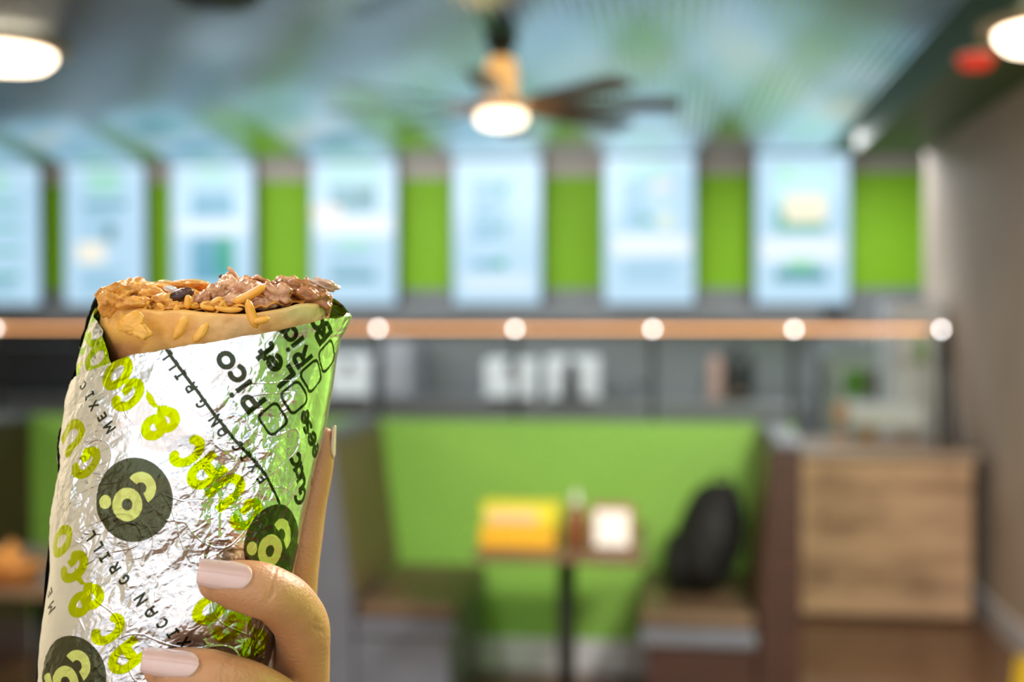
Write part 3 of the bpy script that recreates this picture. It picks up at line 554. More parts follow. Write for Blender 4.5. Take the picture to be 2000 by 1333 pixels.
def letter(ink, ch, cx, cy, ang, H, col, w_=0.2, sx=1.0, matte=0.0, S0=None, amt=1.0):
    ss = strokes(ch, w_); A = np.array([p for l in ss for p in l]); o_ = (A.min(0) + A.max(0)) / 2; h = w_ / 2
    for l in ss:
        l = [np.array(p) for p in l]
        for k in range(len(l) - 1):
            d = l[k + 1] - l[k]; n_ = np.hypot(*d)
            if n_ < 1e-6: continue
            nn = np.array([-d[1], d[0]]) / n_ * h; q = [l[k] - nn, l[k] + nn, l[k + 1] + nn, l[k + 1] - nn]
            ink.poly(place(cx, cy, [(p - o_) * H * np.array([sx, 1]) for p in q], ang, 1, S0), col, matte, amt)
        cl = np.hypot(*(l[0] - l[-1])) < 1e-6
        for k in range(1, len(l) - 1) if not (len(l) == 2 and np.hypot(*(l[0] - l[1])) < .05) else (0, 1):
            q = [l[k] + h * np.array([math.cos(t), math.sin(t)]) for t in np.linspace(0, 2 * math.pi, 12, endpoint=False)]
            ink.poly(place(cx, cy, [(p - o_) * H * np.array([sx, 1]) for p in q], ang, 1, S0), col, matte, amt)
LIME = (0.50, 0.60, 0.0); DARK = (0.045, 0.05, 0.028); LOGO = (0.60, 0.64, 0.16); DISK = (0.085, 0.09, 0.05)
ink = Ink()
def big(chars):
    for ch, x, y, *r in chars:
        ang = r[0] if r else 128
        letter(ink, ch, x, y, ang, 80, LIME, 0.27, 0.78)
        if ch == '&':
            lf = [(-3, 0), (6, 12), (16, 20), (24, 34), (10, 32), (0, 24), (-6, 12)]
            ink.poly(place(x + 2, y - 32, lf, 75), LIME)
def ring(cx, cy, ro, ri, a0, a1, col, ang=0, sq=1.0, S0=None, off=(0, 0)):
    n = 48; A = [math.radians(a0 + (a1 - a0) * i / n) for i in range(n + 1)]
    for i in range(n):
        q = [(off[0] + r * math.cos(t), off[1] + r * sq * math.sin(t)) for r, t in ((ro, A[i]), (ro, A[i + 1]), (ri, A[i + 1]), (ri, A[i]))]
        ink.poly(place(cx, cy, q, ang, 1, S0), col, 1.0 if col is LOGO else 0.0)
def logo(cx, cy, k=1.0, S0=None, S0off=0):
    ring(cx, cy, 78 * k, 0.01, 0, 360, DISK, 0, 1.06, S0)
    ring(cx, cy, 31 * k, 11 * k, 0, 360, LOGO, 0, 1.06, S0, (-13 * k, -9 * k))
    ring(cx, cy, 30 * k, 11 * k, -62, 142, LOGO, 0, 1.06, S0, (15 * k, 23 * k))
    ring(cx, cy, 12.5 * k, 0.01, 0, 360, LOGO, 0, 1.08, S0, (-59 * k, -4 * k))
# big lime words
big([('O', 229, 729, 138), ('G', 250, 772, 132), ('&', 310, 826, 128), ('C', 367, 884), ('A', 404, 921), ('U', 439, 962), ('G', 479, 1006)])
big([('U', 137, 855, 128), ('G', 165, 905, 128)])
big([('O', 120, 1058), ('G', 143, 1108, 128), ('&', 165, 1172), ('C', 212, 1232), ('A', 250, 1282, 128)])
big([('O', 408, 1190), ('G', 448, 1226), ('&', 500, 1262)])
big([('U', 350, 1350), ('A', 300, 1360)])
# dark outlined captions
def caps(chars, H=19, bold=0.0):
    for ch, x, y in chars: letter(ink, ch, x, y, 124, H * 1.22, DARK, 0.21, 0.8)
caps([('C', 164, 754), ('I', 176, 773), ('X', 185, 793), ('E', 199, 814), ('M', 213, 835)])
caps([('L', 175, 1047), ('L', 189, 1068), ('I', 203, 1089), ('R', 222, 1110), ('G', 242, 1133), ('N', 275, 1172), ('A', 296, 1196), ('C', 317, 1219), ('I', 337, 1238), ('X', 358, 1256)], 21)
caps([('E', 96, 1158), ('M', 101, 1187), ('C', 88, 1110)], 20)
caps([('L', 324, 694), ('L', 336, 714), ('I', 352, 733), ('R', 373, 757), ('G', 393, 788), ('N', 420, 822), ('A', 435, 843), ('C', 462, 872), ('I', 478, 892), ('X', 494, 912), ('E', 508, 934)], 20)
# order-form words with their tick boxes
for ch, x, y in (('P', 492, 783), ('i', 471, 758), ('c', 464, 731), ('o', 441, 704)): letter(ink, ch, x, y, 127, 49, DARK, 0.215)
for ch, x, y in (('L', 553, 735), ('e', 536, 708), ('t', 516, 690)): letter(ink, ch, x, y, 127, 49, DARK, 0.215)
for ch, x, y in (('R', 589, 697), ('i', 578, 671), ('c', 568, 654), ('e', 552, 636)): letter(ink, ch, x, y, 127, 43, DARK, 0.215)
for ch, x, y in (('B', 632, 650), ('a', 620, 628)): letter(ink, ch, x, y, 127, 49, DARK, 0.215)
for i, ch in enumerate('eseehC'): letter(ink, ch, (600, 607, 613, 619, 623, 624)[i], (814, 835, 857, 880, 906, 935)[i], 127, 41, DARK, 0.22)
for ch, x, y in (('G', 592, 969), ('u', 594, 942), ('a', 588, 921), ('c', 581, 899)): letter(ink, ch, x, y, 127, 41, DARK, 0.22)
def tick(cx, cy, s=27.5, r=13, w_=5.6):
    P = rrect(-s, s, -s, s, r, 5); Q = rrect(-s + w_, s - w_, -s + w_, s - w_, r - 3, 5); n = len(P)
    for i in range(n): ink.poly(place(cx, cy, [P[i], P[(i + 1) % n], Q[(i + 1) % n], Q[i]], 127), DARK)
for c in ((534, 819), (577, 777), (612, 735), (641, 696)): tick(*c)
# dark ruled line
LN = [(321, 676), (345, 712), (388, 768), (420, 812), (455, 858), (498, 905), (530, 952), (555, 1005), (572, 1045), (585, 1080)]
for i in range(len(LN) - 1):
    p = np.array([[float(S_of(x, y)), y] for x, y in (LN[i], LN[i + 1])]); d = p[1] - p[0]; nn = np.array([-d[1], d[0]]) / np.linalg.norm(d) * 3.1
    ink.poly([p[0] - nn, p[0] + nn, p[1] + nn + d * 0.03, p[1] - nn + d * 0.03], DARK)
logo(261, 977); logo(0, 1325, 1.0, float(S_of(136, 1325))); logo(0, 1068, 1.0, float(S_of(541, 1068)))

fm_, nt, at, b = attr_mat('printed_foil', 'ink', rough=0.24, metal=1.0)
a2 = nt.nodes.new('ShaderNodeAttribute'); a2.attribute_name = 'cover'
mx = nt.nodes.new('ShaderNodeMix'); mx.data_type = 'RGBA'; mx.inputs[6].default_value = (0.80, 0.81, 0.83, 1)
L = nt.links.new; sp = nt.nodes.new('ShaderNodeSeparateColor'); L(a2.outputs['Color'], sp.inputs[0])
L(sp.outputs[0], mx.inputs[0]); L(at.outputs['Color'], mx.inputs[7]); L(mx.outputs[2], b.inputs['Base Color'])
mm = nt.nodes.new('ShaderNodeMath'); mm.operation = 'MULTIPLY_ADD'; mm.inputs[1].default_value = -0.75; mm.inputs[2].default_value = 1.0; L(sp.outputs[1], mm.inputs[0]); L(mm.outputs[0], b.inputs['Metallic'])
tc = nt.nodes.new('ShaderNodeTexCoord'); nz = nt.nodes.new('ShaderNodeTexNoise'); nz.inputs['Scale'].default_value = 420; nz.inputs['Detail'].default_value = 3
bp = nt.nodes.new('ShaderNodeBump'); bp.inputs['Strength'].default_value = 0.25; bp.inputs['Distance'].default_value = 0.0003
L(tc.outputs['Object'], nz.inputs[0]); L(nz.outputs[0], bp.inputs['Height']); L(bp.outputs[0], b.inputs['Normal'])
M['foil'] = fm_
o0 = W(330, 1000, 0)
burrito = thing('burrito', 'bitten burrito wrapped in crumpled printed silver foil, held upright', 'burrito', tuple(o0))
def grid_obj(name, P, m, parent, attrs=None, closed=False):
    h, w_ = P.shape[:2]; V = (P - np.array(parent.location)).reshape(-1, 3); idx = np.arange(h * w_).reshape(h, w_)
    if closed: idx = np.concatenate([idx, idx[:, :1]], 1)
    Q = np.stack([idx[:-1, :-1], idx[1:, :-1], idx[1:, 1:], idx[:-1, 1:]], -1).reshape(-1, 4)
    me = bpy.data.meshes.new(name); me.vertices.add(len(V)); me.vertices.foreach_set('co', V.ravel().astype(np.float32))
    me.loops.add(Q.size); me.loops.foreach_set('vertex_index', Q.ravel().astype(np.int32)); me.polygons.add(len(Q))
    me.polygons.foreach_set('loop_start', np.arange(0, Q.size, 4, dtype=np.int32)); me.polygons.foreach_set('loop_total', np.full(len(Q), 4, np.int32))
    me.update(calc_edges=True); me.polygons.foreach_set('use_smooth', np.ones(len(Q), bool))
    for k, A in (attrs or {}).items():
        ca = me.color_attributes.new(k, 'FLOAT_COLOR', 'POINT'); ca.data.foreach_set('color', np.concatenate([A.reshape(-1, 3), np.ones((len(V), 1))], 1).ravel().astype(np.float32))
    o = bpy.data.objects.new(name, me); COL.objects.link(o); me.materials.append(m); o.parent = parent; return o
def sheet(name, ph, ytab, rows, inset, seed, ink, ybot=1456, xlt=None):
    yt = ip(np.degrees(ph), ytab) + 1.5 * sm(np.degrees(ph) * 4, 0 * ph, seed + 77, 0.05) + 1.2 * facet(np.degrees(ph) * 4, 0 * ph, 14, seed + 33)
    v = np.linspace(0, 1, rows)[:, None]; T = yt[None, :] + (ybot - yt[None, :]) * v; P_ = np.broadcast_to(ph[None, :], T.shape)
    c, a = xc_a(T); b_ = np.minimum(a, 262) * BF; S = a * arc(P_)
    h = crumple(S, T, seed) - inset; fade = np.clip(np.abs(np.abs(np.degrees(P_)) - 90) / 25, 0.6, 1); h = (h + inset) * fade - inset
    nx, nz_ = np.sin(P_) * b_, np.cos(P_) * a; l = np.hypot(nx, nz_) + 1e-6; x = c + a * np.sin(P_) + h * nx / l; z = b_ * np.cos(P_) + h * nz_ / l
    rgb, am, mt = ink.sample(S, T)
    deg = np.degrees(P_); fl = (((deg > 84) & (deg < 150) & (T < 640)) | ((deg < -76) & (T < 748) & (inset > 3))) & (facet(S, T, 16, seed + 60, 0.5) > -0.25)
    rgb[fl] = (0.30, 0.62, 0.02); am = np.where(fl, 1.0, am); mt = np.where(fl, 0.85, mt)  # lime print and green reflection painted together on flap and side foil
    y2 = fl & (facet(S, T, 13, seed + 64, 0.5) > 0.35); rgb[y2] = (0.75, 0.8, 0.03)
    cov = np.stack([am, mt, 0 * am], -1)
    return grid_obj(name, W(x, T, z), M['foil'], burrito, {'ink': rgb, 'cover': cov})
ph = np.radians(np.concatenate([np.linspace(-100, 100, 900), np.linspace(100.6, 262, 150)]))
sheet('foil_wrap', ph, [(-100, 752), (-88, 748), (-75, 736), (-52, 716), (-37, 696), (-17, 681), (2, 668), (17, 656), (33, 641), (44, 630), (56, 622), (80, 614), (92, 611), (105, 588), (120, 572), (180, 566), (262, 580)], 760, 0, 5, ink)
ink2 = Ink(540, 1000)
for ch, x, y in (('U', 214, 678), ('O', 186, 700), ('C', 188, 652)): letter(ink2, ch, x, y, 122, 80, (0.42, 0.62, 0.0), 0.235, 0.76)
ph2 = np.radians(np.linspace(-178, -38, 420))
foil_in = sheet('foil_inner_layer', ph2, [(-178, 572), (-130, 590), (-95, 603), (-85, 612), (-72, 628), (-63, 646), (-56, 676), (-47, 716), (-38, 750)], 240, 7, 41, ink2, 900)

# tortilla
TL = [(540, 222), (575, 206), (600, 199), (640, 194), (680, 203), (720, 216), (800, 190)]; TR = [(540, 640), (600, 645), (640, 642), (800, 620)]
def txa(T): l = ip(T, TL); r = ip(T, TR); return (l + r) / 2, (r - l) / 2
RIM = [(-180, 556), (-130, 566), (-95, 585), (-75, 590), (-50, 598), (-28, 607), (0, 612), (18, 611), (32, 603), (45, 597), (58, 594), (75, 590), (95, 580), (130, 560), (180, 556)]
tm_, nt, at, b = attr_mat('flour_tortilla', 'tone', rough=0.45, sss=0.25, ssr=(1.0, 0.55, 0.25), sscale=0.004)
nz = nt.nodes.new('ShaderNodeTexNoise'); nz.inputs['Scale'].default_value = 380; nz.inputs['Detail'].default_value = 5; tc = nt.nodes.new('ShaderNodeTexCoord')
n3 = nt.nodes.new('ShaderNodeTexNoise'); n3.inputs['Scale'].default_value = 130; n3.inputs['Detail'].default_value = 5; mu = nt.nodes.new('ShaderNodeMix'); mu.data_type = 'RGBA'; mu.blend_type = 'MULTIPLY'; mu.inputs[0].default_value = 0.6
cr = nt.nodes.new('ShaderNodeValToRGB'); cr.color_ramp.elements[0].position = 0.35; cr.color_ramp.elements[1].position = 0.6; cr.color_ramp.elements[0].color = (0.74, 0.58, 0.40, 1)
bp = nt.nodes.new('ShaderNodeBump'); bp.inputs['Strength'].default_value = 0.5; bp.inputs['Distance'].default_value = 0.0006
nt.links.new(tc.outputs['Object'], nz.inputs[0]); nt.links.new(tc.outputs['Object'], n3.inputs[0]); nt.links.new(nz.outputs[0], bp.inputs['Height']); nt.links.new(bp.outputs[0], b.inputs['Normal'])
nt.links.new(n3.outputs[0], cr.inputs[0]); nt.links.new(at.outputs['Color'], mu.inputs[6]); nt.links.new(cr.outputs[0], mu.inputs[7]); nt.links.new(mu.outputs[2], b.inputs['Base Color'])
ph = np.radians(np.linspace(-180, 180, 420, endpoint=False)); rim = ip(np.degrees(ph), RIM) + 2.0 * sm(np.degrees(ph) * 3, 0 * ph, 3, 0.06)
rows = [('o', 800 - 0)] ; PR = []
R_ = 8.0
for t in np.linspace(1, 0, 70): PR.append(('out', t))
for q in np.linspace(0, math.pi, 14)[1:]: PR.append(('rim', q))
for t in np.linspace(0, 1, 14)[1:]: PR.append(('in', t))
P3 = []; X2 = []; Y2 = []
for kind, t in PR:
    if kind == 'out': T = rim + R_ + (800 - rim) * t ** 1.0; off = 0 * ph
    elif kind == 'rim': T = rim + R_ - R_ * math.sin(t); off = 0 * ph - R_ * (1 - math.cos(t))
    else: T = rim + R_ + 60 * t; off = 0 * ph - 2 * R_
    c, a = txa(T); b_ = a * 0.58; S = a * arc(ph)
    h = off + 3.5 * sm(S, T, 8, 0.02) + 1.2 * sm(S, T, 9, 0.07) + 0.5 * sm(S, T, 19, 0.2)
    nx, nz_ = np.sin(ph) * b_, np.cos(ph) * a; l = np.hypot(nx, nz_)
    # swollen fold low on the left
    h = h + 9 * np.exp(-((np.degrees(ph) + 55) / 22) ** 2 - ((T - 650) / 30) ** 2)
    x = c + a * np.sin(ph) + h * nx / l; z = b_ * np.cos(ph) + h * nz_ / l; P3.append(np.stack([x, T, z], -1)); X2.append(x); Y2.append(T)
P3 = np.array(P3); X2 = np.array(X2); Y2 = np.array(Y2)
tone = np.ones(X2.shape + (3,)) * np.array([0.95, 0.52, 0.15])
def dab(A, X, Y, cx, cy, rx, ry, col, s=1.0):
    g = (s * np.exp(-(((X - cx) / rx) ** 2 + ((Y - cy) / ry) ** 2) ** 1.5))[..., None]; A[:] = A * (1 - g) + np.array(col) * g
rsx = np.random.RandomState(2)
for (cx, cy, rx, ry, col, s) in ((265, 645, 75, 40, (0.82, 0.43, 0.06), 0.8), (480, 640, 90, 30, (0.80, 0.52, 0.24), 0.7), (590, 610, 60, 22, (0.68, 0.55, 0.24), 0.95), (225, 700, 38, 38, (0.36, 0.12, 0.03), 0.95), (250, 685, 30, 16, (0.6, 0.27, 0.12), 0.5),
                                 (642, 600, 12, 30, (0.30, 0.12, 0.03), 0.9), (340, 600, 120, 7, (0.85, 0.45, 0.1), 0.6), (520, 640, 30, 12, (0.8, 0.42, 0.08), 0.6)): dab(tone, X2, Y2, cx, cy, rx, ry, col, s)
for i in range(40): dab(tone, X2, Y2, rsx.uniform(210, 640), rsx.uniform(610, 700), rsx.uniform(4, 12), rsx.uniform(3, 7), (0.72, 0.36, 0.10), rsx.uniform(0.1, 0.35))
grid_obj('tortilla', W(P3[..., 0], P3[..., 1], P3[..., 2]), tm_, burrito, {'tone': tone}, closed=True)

# filling
def food(name, c1, c2, sc, rough=0.4, lo=0.4, hi=0.6, bump=0.5, **kw): return noise_mat(name, c1, c2, sc, rough=rough, lo=lo, hi=hi, bump=bump, bscale=sc * 3, sss=0.25, ssr=(1, 0.5, 0.25), sscale=0.003, **kw)
M['mound'] = food('seasoned_rice_mash', (0.55, 0.21, 0.03), (0.86, 0.42, 0.08), 220)
M['rice'] = food('orange_rice', (0.84, 0.38, 0.04), (0.90, 0.46, 0.08), 150, rough=0.35, bump=0.2)
M['meat1'] = food('pale_pork', (0.52, 0.23, 0.10), (0.76, 0.44, 0.24), 260)
M['meat2'] = food('pinkish_pork', (0.44, 0.19, 0.085), (0.64, 0.34, 0.19), 200, rough=0.3)
M['meat3'] = food('browned_pork', (0.22, 0.07, 0.02), (0.48, 0.20, 0.06), 220, rough=0.28)
M['bean'] = food('black_bean_skin', (0.035, 0.012, 0.008), (0.12, 0.045, 0.03), 260, rough=0.18, bump=0.3)
M['cheese'] = food('melted_cheese', (0.75, 0.55, 0.22), (0.68, 0.5, 0.2), 120, rough=0.3)
M['fat'] = food('pale_fat', (0.75, 0.58, 0.50), (0.62, 0.38, 0.28), 260, rough=0.2)
gx, gz = np.meshgrid(np.linspace(-1, 1, 220), np.linspace(-1, 1, 150)); r = np.maximum(np.abs(gx), np.abs(gz)); rr_ = np.hypot(gx, gz) + 1e-9
ux, uz = gx * r / rr_, gz * r / rr_
mxp = 420 + 212 * ux; mz = 118 * uz; base_y = 604 - 44 * (1 - uz) / 2 - 6 * np.sin(ux * 2) + 14 * np.clip(np.hypot(ux, uz) - 0.85, 0, 1)
lump = 5 * sm(mxp, mz, 61, 0.06) + 3.0 * sm(mxp, mz, 62, 0.14) + 1.2 * sm(mxp, mz, 63, 0.35)
o = grid_obj('filling', W(mxp, base_y - lump, mz), M['mound'], burrito); o['kind'] = 'stuff'
ol = np.array(burrito.location)
def lump3(name, m, px, py, z, sx, sy, sz, rot, seed, nz=0.22, lv=4, freq=2.4):
    c = W(px, py, z); a = math.radians(rot); R = np.stack([RT * math.cos(a) + UPV * math.sin(a), -RT * math.sin(a) + UPV * math.cos(a), -FD], 1)
    k = US * (D0 - z * US) / D0
    return blob(name, m, burrito, c - ol, (sx * k, sy * k, sz * k), nz, seed, lv, freq, rot=R)
MT = [('meat_chunk', 'meat1', 452, 562, 20, 34, 22, 26, 5), ('meat_chunk', 'meat1', 425, 574, 45, 26, 17, 22, 10), ('meat_chunk', 'meat2', 480, 571, 55, 32, 20, 26, 20), ('meat_chunk', 'meat2', 543, 576, 66, 28, 24, 26, -20), ('meat_chunk', 'meat2', 520, 592, 72, 30, 14, 20, 5),
      ('meat_chunk', 'meat3', 585, 566, 20, 40, 15, 24, -10), ('meat_chunk', 'meat3', 612, 583, 45, 34, 16, 22, -20), ('meat_chunk', 'meat3', 634, 592, 20, 14, 24, 18, 0), ('meat_chunk', 'meat1', 500, 556, -30, 30, 14, 22, -15), ('meat_chunk', 'meat3', 512, 553, -10, 24, 8, 14, -15),
      ('meat_chunk', 'meat2', 396, 583, 70, 20, 11, 16, 35), ('meat_chunk', 'meat1', 462, 590, 75, 34, 16, 20, 0), ('meat_chunk', 'meat3', 380, 600, 80, 12, 8, 10, 0), ('meat_chunk', 'meat1', 560, 553, -40, 26, 12, 20, 0),
      ('fat_piece', 'fat', 628, 559, -20, 30, 13, 20, -8), ('fat_piece', 'fat', 600, 556, -10, 10, 10, 10, 0)]
for i, (nm, mk, px, py, z, sx, sy, sz, rt) in enumerate(MT): lump3(nm, M[mk], px, py, z, sx, sy, sz, rt, 100 + i, 0.42, 4, 3.4)
for i, (px, py, z, sx, sy, sz) in enumerate(((232, 577, 40, 36, 26, 40), (262, 568, 20, 32, 24, 34), (215, 590, 60, 22, 26, 28), (292, 578, 40, 26, 18, 26), (256, 590, 84, 30, 14, 20), (325, 586, 70, 26, 13, 24), (310, 566, -10, 30, 14, 26), (420, 598, 92, 32, 10, 18), (365, 558, -60, 34, 9, 24), (345, 598, 96, 24, 9, 14))):
    lump3('rice_clump', M['mound'], px, py, z, sx, sy, sz, 0, 200 + i, 0.3, 4, 3.2)
lump3('cheese_strip', M['cheese'], 300, 560, -40, 34, 9, 16, -5, 300, 0.2); lump3('cheese_strip', M['cheese'], 375, 553, -80, 34, 7, 16, 0, 301, 0.15); lump3('cheese_strip', M['cheese'], 322, 552, -70, 14, 5, 10, 0, 302, 0.15)
lump3('black_bean', M['bean'], 354, 577, 78, 27, 13, 16, 20, 310, 0.06); lump3('black_bean', M['bean'], 432, 540, -10, 5, 4, 5, 0, 311, 0.05); lump3('onion_bit', mat('clear_onion', (0.75, 0.74, 0.72), 0.1, coat=0.6), 333, 565, 60, 13, 6, 7, -15, 312, 0.35)
def grain(px, py, z, l, w_, ang, bend=0.0, seed=0, m=None, tilt=0.0):
    a = math.radians(ang); pts = []; rs = []
    for t in np.linspace(-1, 1, 13):
        o_ = bend * (t * t - 0.4) * w_; x = px + l / 2 * t * math.cos(a) - o_ * math.sin(a); y = py - l / 2 * t * math.sin(a) - o_ * math.cos(a)
        pts.append(W(x, y, z + tilt * t) - ol); rs.append(max(0.15, (1 - abs(t) ** 3.2) ** 0.5) * w_ / 2 * US)
    return MB().tube(pts, rs, 14).build('rice_grain', m or M['rice'], burrito, smooth=True)
grain(487, 576, 100, 72, 17, 27, 0.2); grain(492, 614, 142, 58, 18, -72, 0.15); grain(367, 590, 108, 28, 14, 85); lump3('rice_grain', M['rice'], 353, 640, 149, 26, 10, 6, 62, 400, 0.12); lump3('rice_grain', M['rice'], 393, 650, 150, 23, 9, 6, 55, 401, 0.12)
lump3('rice_clump', M['rice'], 258, 634, 141, 26, 20, 9, 20, 402, 0.3); lump3('rice_clump', M['rice'], 276, 648, 144, 18, 15, 9, -30, 403, 0.3)
grain(446, 604, 120, 56, 11, -4, 0.3); grain(420, 590, 100, 34, 12, 30); grain(510, 626, 150, 34, 14, 12)
grain(405, 601, 112, 30, 10, -10); grain(345, 604, 110, 20, 13, 70)
rg = np.random.RandomState(8)
for i in range(70):
    px = rg.uniform(212, 470); z = rg.uniform(-90, 112) * math.sqrt(max(0.05, 1 - ((px - 420) / 225) ** 2)); py = 606 - 46 * (118 - z) / 236 - rg.uniform(0, 9)
    grain(px, py, z, rg.uniform(18, 30), rg.uniform(8, 11), rg.uniform(-60, 60), rg.uniform(-0.5, 0.5), tilt=rg.uniform(-8, 8))
for i, (x0, y0, x1, y1, w_) in enumerate(((446, 523, 470, 556, 8), (452, 532, 436, 548, 7), (598, 541, 602, 556, 4), (468, 545, 520, 560, 7), (560, 556, 600, 549, 6))):
    pts = [W(x0 + (x1 - x0) * t, y0 + (y1 - y0) * t - 3 * math.sin(3.1 * t), 0 + 10 * t) - ol for t in np.linspace(0, 1, 9)]
    MB().tube(pts, [US * w_ / 2 * (0.5 + 0.6 * math.sin(0.4 + 2.6 * t)) for t in np.linspace(0, 1, 9)], 10).build('meat_shred', M['meat1' if i in (0, 1) else 'meat3'], burrito, smooth=True)

# ------------------------------------------------------------------ the hand
sk = noise_mat('skin', (0.50, 0.235, 0.105), (0.58, 0.285, 0.135), 60, rough=0.42, bump=0.35, bscale=900, sss=0.35, ssr=(1.0, 0.35, 0.18), sscale=0.006)
nail_m = noise_mat('pink_nail', (0.66, 0.41, 0.36), (0.72, 0.47, 0.42), 90, rough=0.18, sss=0.3, coat=0.8, ssr=(1, 0.5, 0.4), sscale=0.003)
def cat(P, n=10):
    P = np.array(P, float); Q = np.vstack([2 * P[0] - P[1], P, 2 * P[-1] - P[-2]]); out = []
    for i in range(1, len(Q) - 2):
        for t in np.linspace(0, 1, n, endpoint=False):
            a, b_, c, d = Q[i - 1], Q[i], Q[i + 1], Q[i + 2]; out.append(0.5 * ((2 * b_) + (c - a) * t + (2 * a - 5 * b_ + 4 * c - d) * t * t + (3 * b_ - a - 3 * c + d) * t ** 3))
    out.append(P[-1]); return np.array(out)
hand_o = W(600, 1400, -40)
person = None
hm = MB()
def chain(P, sq=1.0):
    C = cat(P); pts = W(C[:, 0], C[:, 1], C[:, 2]) - hand_o; rs = C[:, 3] * US
    pts = [Vector(p) for p in pts]; rs = list(rs)
    t0 = (pts[0] - pts[1]).normalized(); r0 = rs[0]; cap = []; cr_ = []
    for q in np.linspace(80, 15, 6): cap.append(pts[0] + t0 * r0 * math.sin(math.radians(q))); cr_.append(r0 * math.cos(math.radians(q)))
    t1 = (pts[-1] - pts[-2]).normalized(); r1 = rs[-1]; ce = []; cf = []
    for q in np.linspace(15, 80, 6): ce.append(pts[-1] + t1 * r1 * math.sin(math.radians(q))); cf.append(r1 * math.cos(math.radians(q)))
    hm.tube(cap + pts + ce, cr_ + rs + cf, 28)
MID = [(424, 1139, 190, 34), (450, 1141, 196, 43), (500, 1151, 190, 50), (535, 1164, 170, 50), (562, 1183, 130, 52), (588, 1222, 70, 53), (592, 1275, 15, 52), (590, 1345, -35, 54), (585, 1430, -70, 58), (582, 1500, -85, 60)]
RNGF = [(318, 1309, 184, 34), (342, 1313, 190, 44), (395, 1322, 190, 50), (440, 1334, 180, 51), (490, 1352, 150, 53), (545, 1385, 85, 54), (572, 1430, 20, 54), (580, 1490, -40, 56), (585, 1560, -80, 60)]
PINK = [(330, 1455, 150, 30), (365, 1462, 150, 36), (420, 1475, 140, 41), (480, 1495, 110, 43), (540, 1530, 60, 45), (575, 1580, 0, 48), (585, 1640, -60, 54)]
IDX = [(633, 852, -48, 19), (630, 880, -48, 25), (619, 930, -50, 30), (606, 985, -55, 33), (594, 1050, -58, 37), (582, 1120, -60, 41), (576, 1200, -64, 44), (578, 1290, -72, 50), (584, 1400, -84, 58), (590, 1480, -90, 60)]
THUMB = [(290, 1190, -205, 34), (320, 1230, -208, 44), (380, 1300, -210, 50), (440, 1370, -205, 52), (500, 1450, -190, 62), (550, 1540, -160, 75)]
for c in (MID, RNGF, PINK, IDX, THUMB): chain(c)
for P in ([(584, 1470, -85, 62), (575, 1560, -110, 80), (560, 1680, -140, 90), (545, 1800, -160, 92)], [(590, 1500, -80, 60), (600, 1600, -90, 75), (590, 1720, -110, 84), (560, 1830, -150, 88)],
          [(520, 1520, -170, 70), (510, 1620, -180, 85), (520, 1740, -180, 88), (535, 1850, -170, 88)], [(545, 1780, -160, 100), (530, 1900, -180, 105), (505, 2150, -220, 115), (470, 2500, -280, 140), (430, 2900, -340, 175)]): chain(P)
body = hm.build('person', sk, None, smooth=True); body.location = tuple(hand_o)
rm = body.modifiers.new('r', 'REMESH'); rm.mode = 'VOXEL'; rm.voxel_size = 0.00075
sm_ = body.modifiers.new('s', 'SMOOTH'); sm_.factor = 0.6; sm_.iterations = 9
bpy.context.view_layer.update(); me = bpy.data.meshes.new_from_object(body.evaluated_get(bpy.context.evaluated_depsgraph_get()))
body.modifiers.clear(); body.data = me; me.materials.clear(); me.materials.append(sk); me.polygons.foreach_set('use_smooth', np.ones(len(me.polygons), bool))
tag(body, "person's bare hand with long pale pink nails gripping the foil wrapped burrito", 'person'); person = body
# skin creases over the finger joints
V = np.empty(len(me.vertices) * 3, np.float32); me.vertices.foreach_get('co', V); V = V.reshape(-1, 3).astype(float); Nn = np.empty_like(V, dtype=np.float32).ravel(); me.vertices.foreach_get('normal', Nn); Nn = Nn.reshape(-1, 3).astype(float)
def crease(px, py, z, dx, dy, half, wid, depth, wob=3.0, seed=1):
    c = W(px, py, z) - hand_o; d = (W(px + dx, py + dy, z) - W(px, py, z)); d /= np.linalg.norm(d)      # d: along the crease
    e = (W(px - dy, py + dx, z) - W(px, py, z)); e /= np.linalg.norm(e)
    q = V - c; s = q @ d / US; t = q @ e / US; dist = np.linalg.norm(q, axis=1) / US
    t = t + wob * np.sin(s * 0.09 + seed) ; g = np.exp(-(t / wid) ** 2) * np.exp(-(s / half) ** 4) * (dist < half * 1.6)
    V[:] = V - Nn * (depth * US * g)[:, None]
for k, (off, dp) in enumerate(((-9, 1.3), (0, 3.0), (7, 1.8))): crease(533 + off, 1142 + off * .3, 215, -0.22, 1, 34, 2.4, dp, 4, k)
for k, (off, dp) in enumerate(((-8, 1.2), (0, 2.6), (8, 1.5))): crease(440 + off, 1306 + off * .2, 225, -0.15, 1, 34, 2.4, dp, 3, k + 3)
for k in range(6): crease(618 + 2 * k, 1195 + 9 * k, 90, 0.5, 1, 30, 1.8, 1.0, 3, k * 2)
for k in range(5): crease(590, 1246 + 12 * k, 70, 1, 0.06, 34, 1.7, 0.9, 2, k * 1.7)
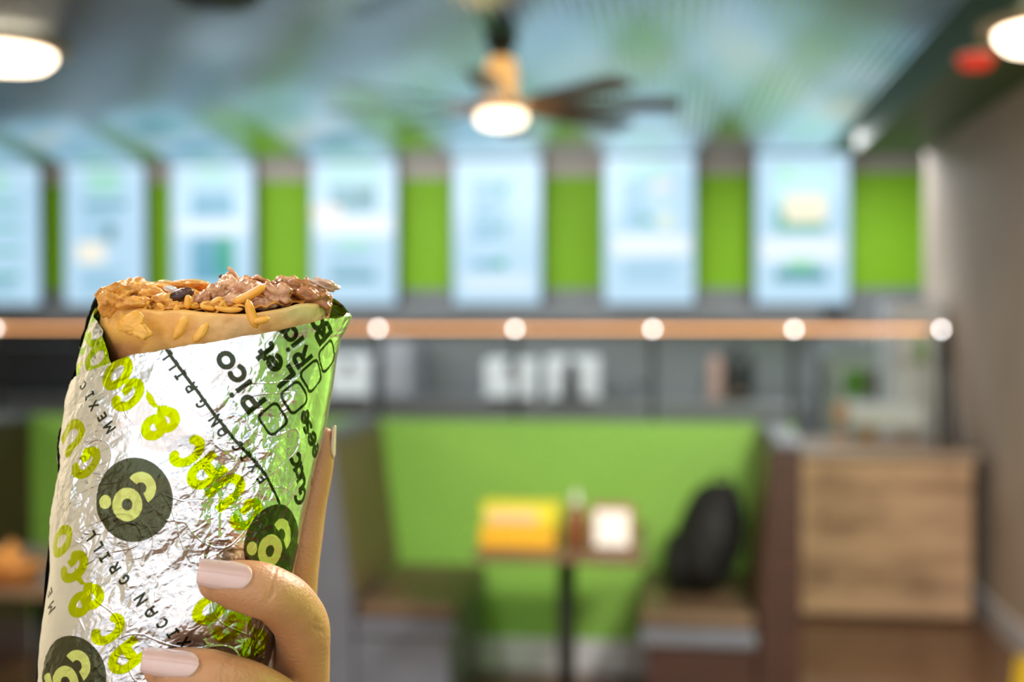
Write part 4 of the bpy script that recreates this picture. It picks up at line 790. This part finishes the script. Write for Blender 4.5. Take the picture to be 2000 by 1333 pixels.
crease(498, 1203, 170, 0.9, 0.42, 30, 3, 2.5, 2, 2); crease(560, 1236, 80, 1, 0.1, 30, 3, 2.6, 2, 1)
me.vertices.foreach_set('co', V.astype(np.float32).ravel()); me.update()
def nail(cx0, cx1, yc0, yc1, zc0, zc1, r0, r1, b0, b1, vertical=False):
    """nail over a finger whose axis runs (cx0,yc0)->(cx1,yc1); angles b0..b1 round it, measured from facing the camera towards the top"""
    nu, nv = 40, 36; P = np.zeros((nu, nv, 3))
    ax = np.array([cx1 - cx0, yc1 - yc0]); Ln = np.hypot(*ax); ax = ax / Ln; nr = np.array([ax[1], -ax[0]])
    if vertical: nr = np.array([1.0, 0.0])
    for i in range(nu):
        u = i / (nu - 1); w_ = math.sqrt(max(0.0, 1 - max(0, (u - 0.55) / 0.45) ** 2.3)) * (0.90 + 0.1 * min(1, u * 4)); w_ *= 1 - 0.12 * max(0, 1 - u * 14) ** 2
        for j in range(nv):
            v = -1 + 2 * j / (nv - 1); be = math.radians((b0 + b1) / 2 + (b1 - b0) / 2 * v * max(w_, 0.02)); r = (r0 + (r1 - r0) * u) + 1.3 * (1 - v * v) * (1 - 0.7 * u) - 1.0 * max(0, abs(v) - 0.8) * 5 - 2.2 * max(0, (u - 0.9) / 0.1)
            off = r * math.sin(be); zz = zc0 + (zc1 - zc0) * u + r * math.cos(be)
            P[i, j] = (cx0 + ax[0] * Ln * u + nr[0] * off, yc0 + ax[1] * Ln * u + nr[1] * off, zz)
    Wd = W(P[..., 0], P[..., 1], P[..., 2]) - hand_o
    class _o: location = (0, 0, 0)
    o = grid_obj('fingernail', Wd, nail_m, _tmp)
    o.parent = person; s = o.modifiers.new('thick', 'SOLIDIFY'); s.thickness = 0.0006; s.offset = -1 if not vertical else -1; return o
_tmp = bpy.data.objects.new('tmp', None)
nail(384, 490, 1131, 1146, 192, 194, 44.5, 48.5, -20, 72)
nail(274, 386, 1304, 1319, 186, 192, 44.5, 49.5, -18, 72)
nail(638, 629, 832, 896, -48, -49, 18, 26, 40, 120, True)
bpy.data.objects.remove(_tmp)
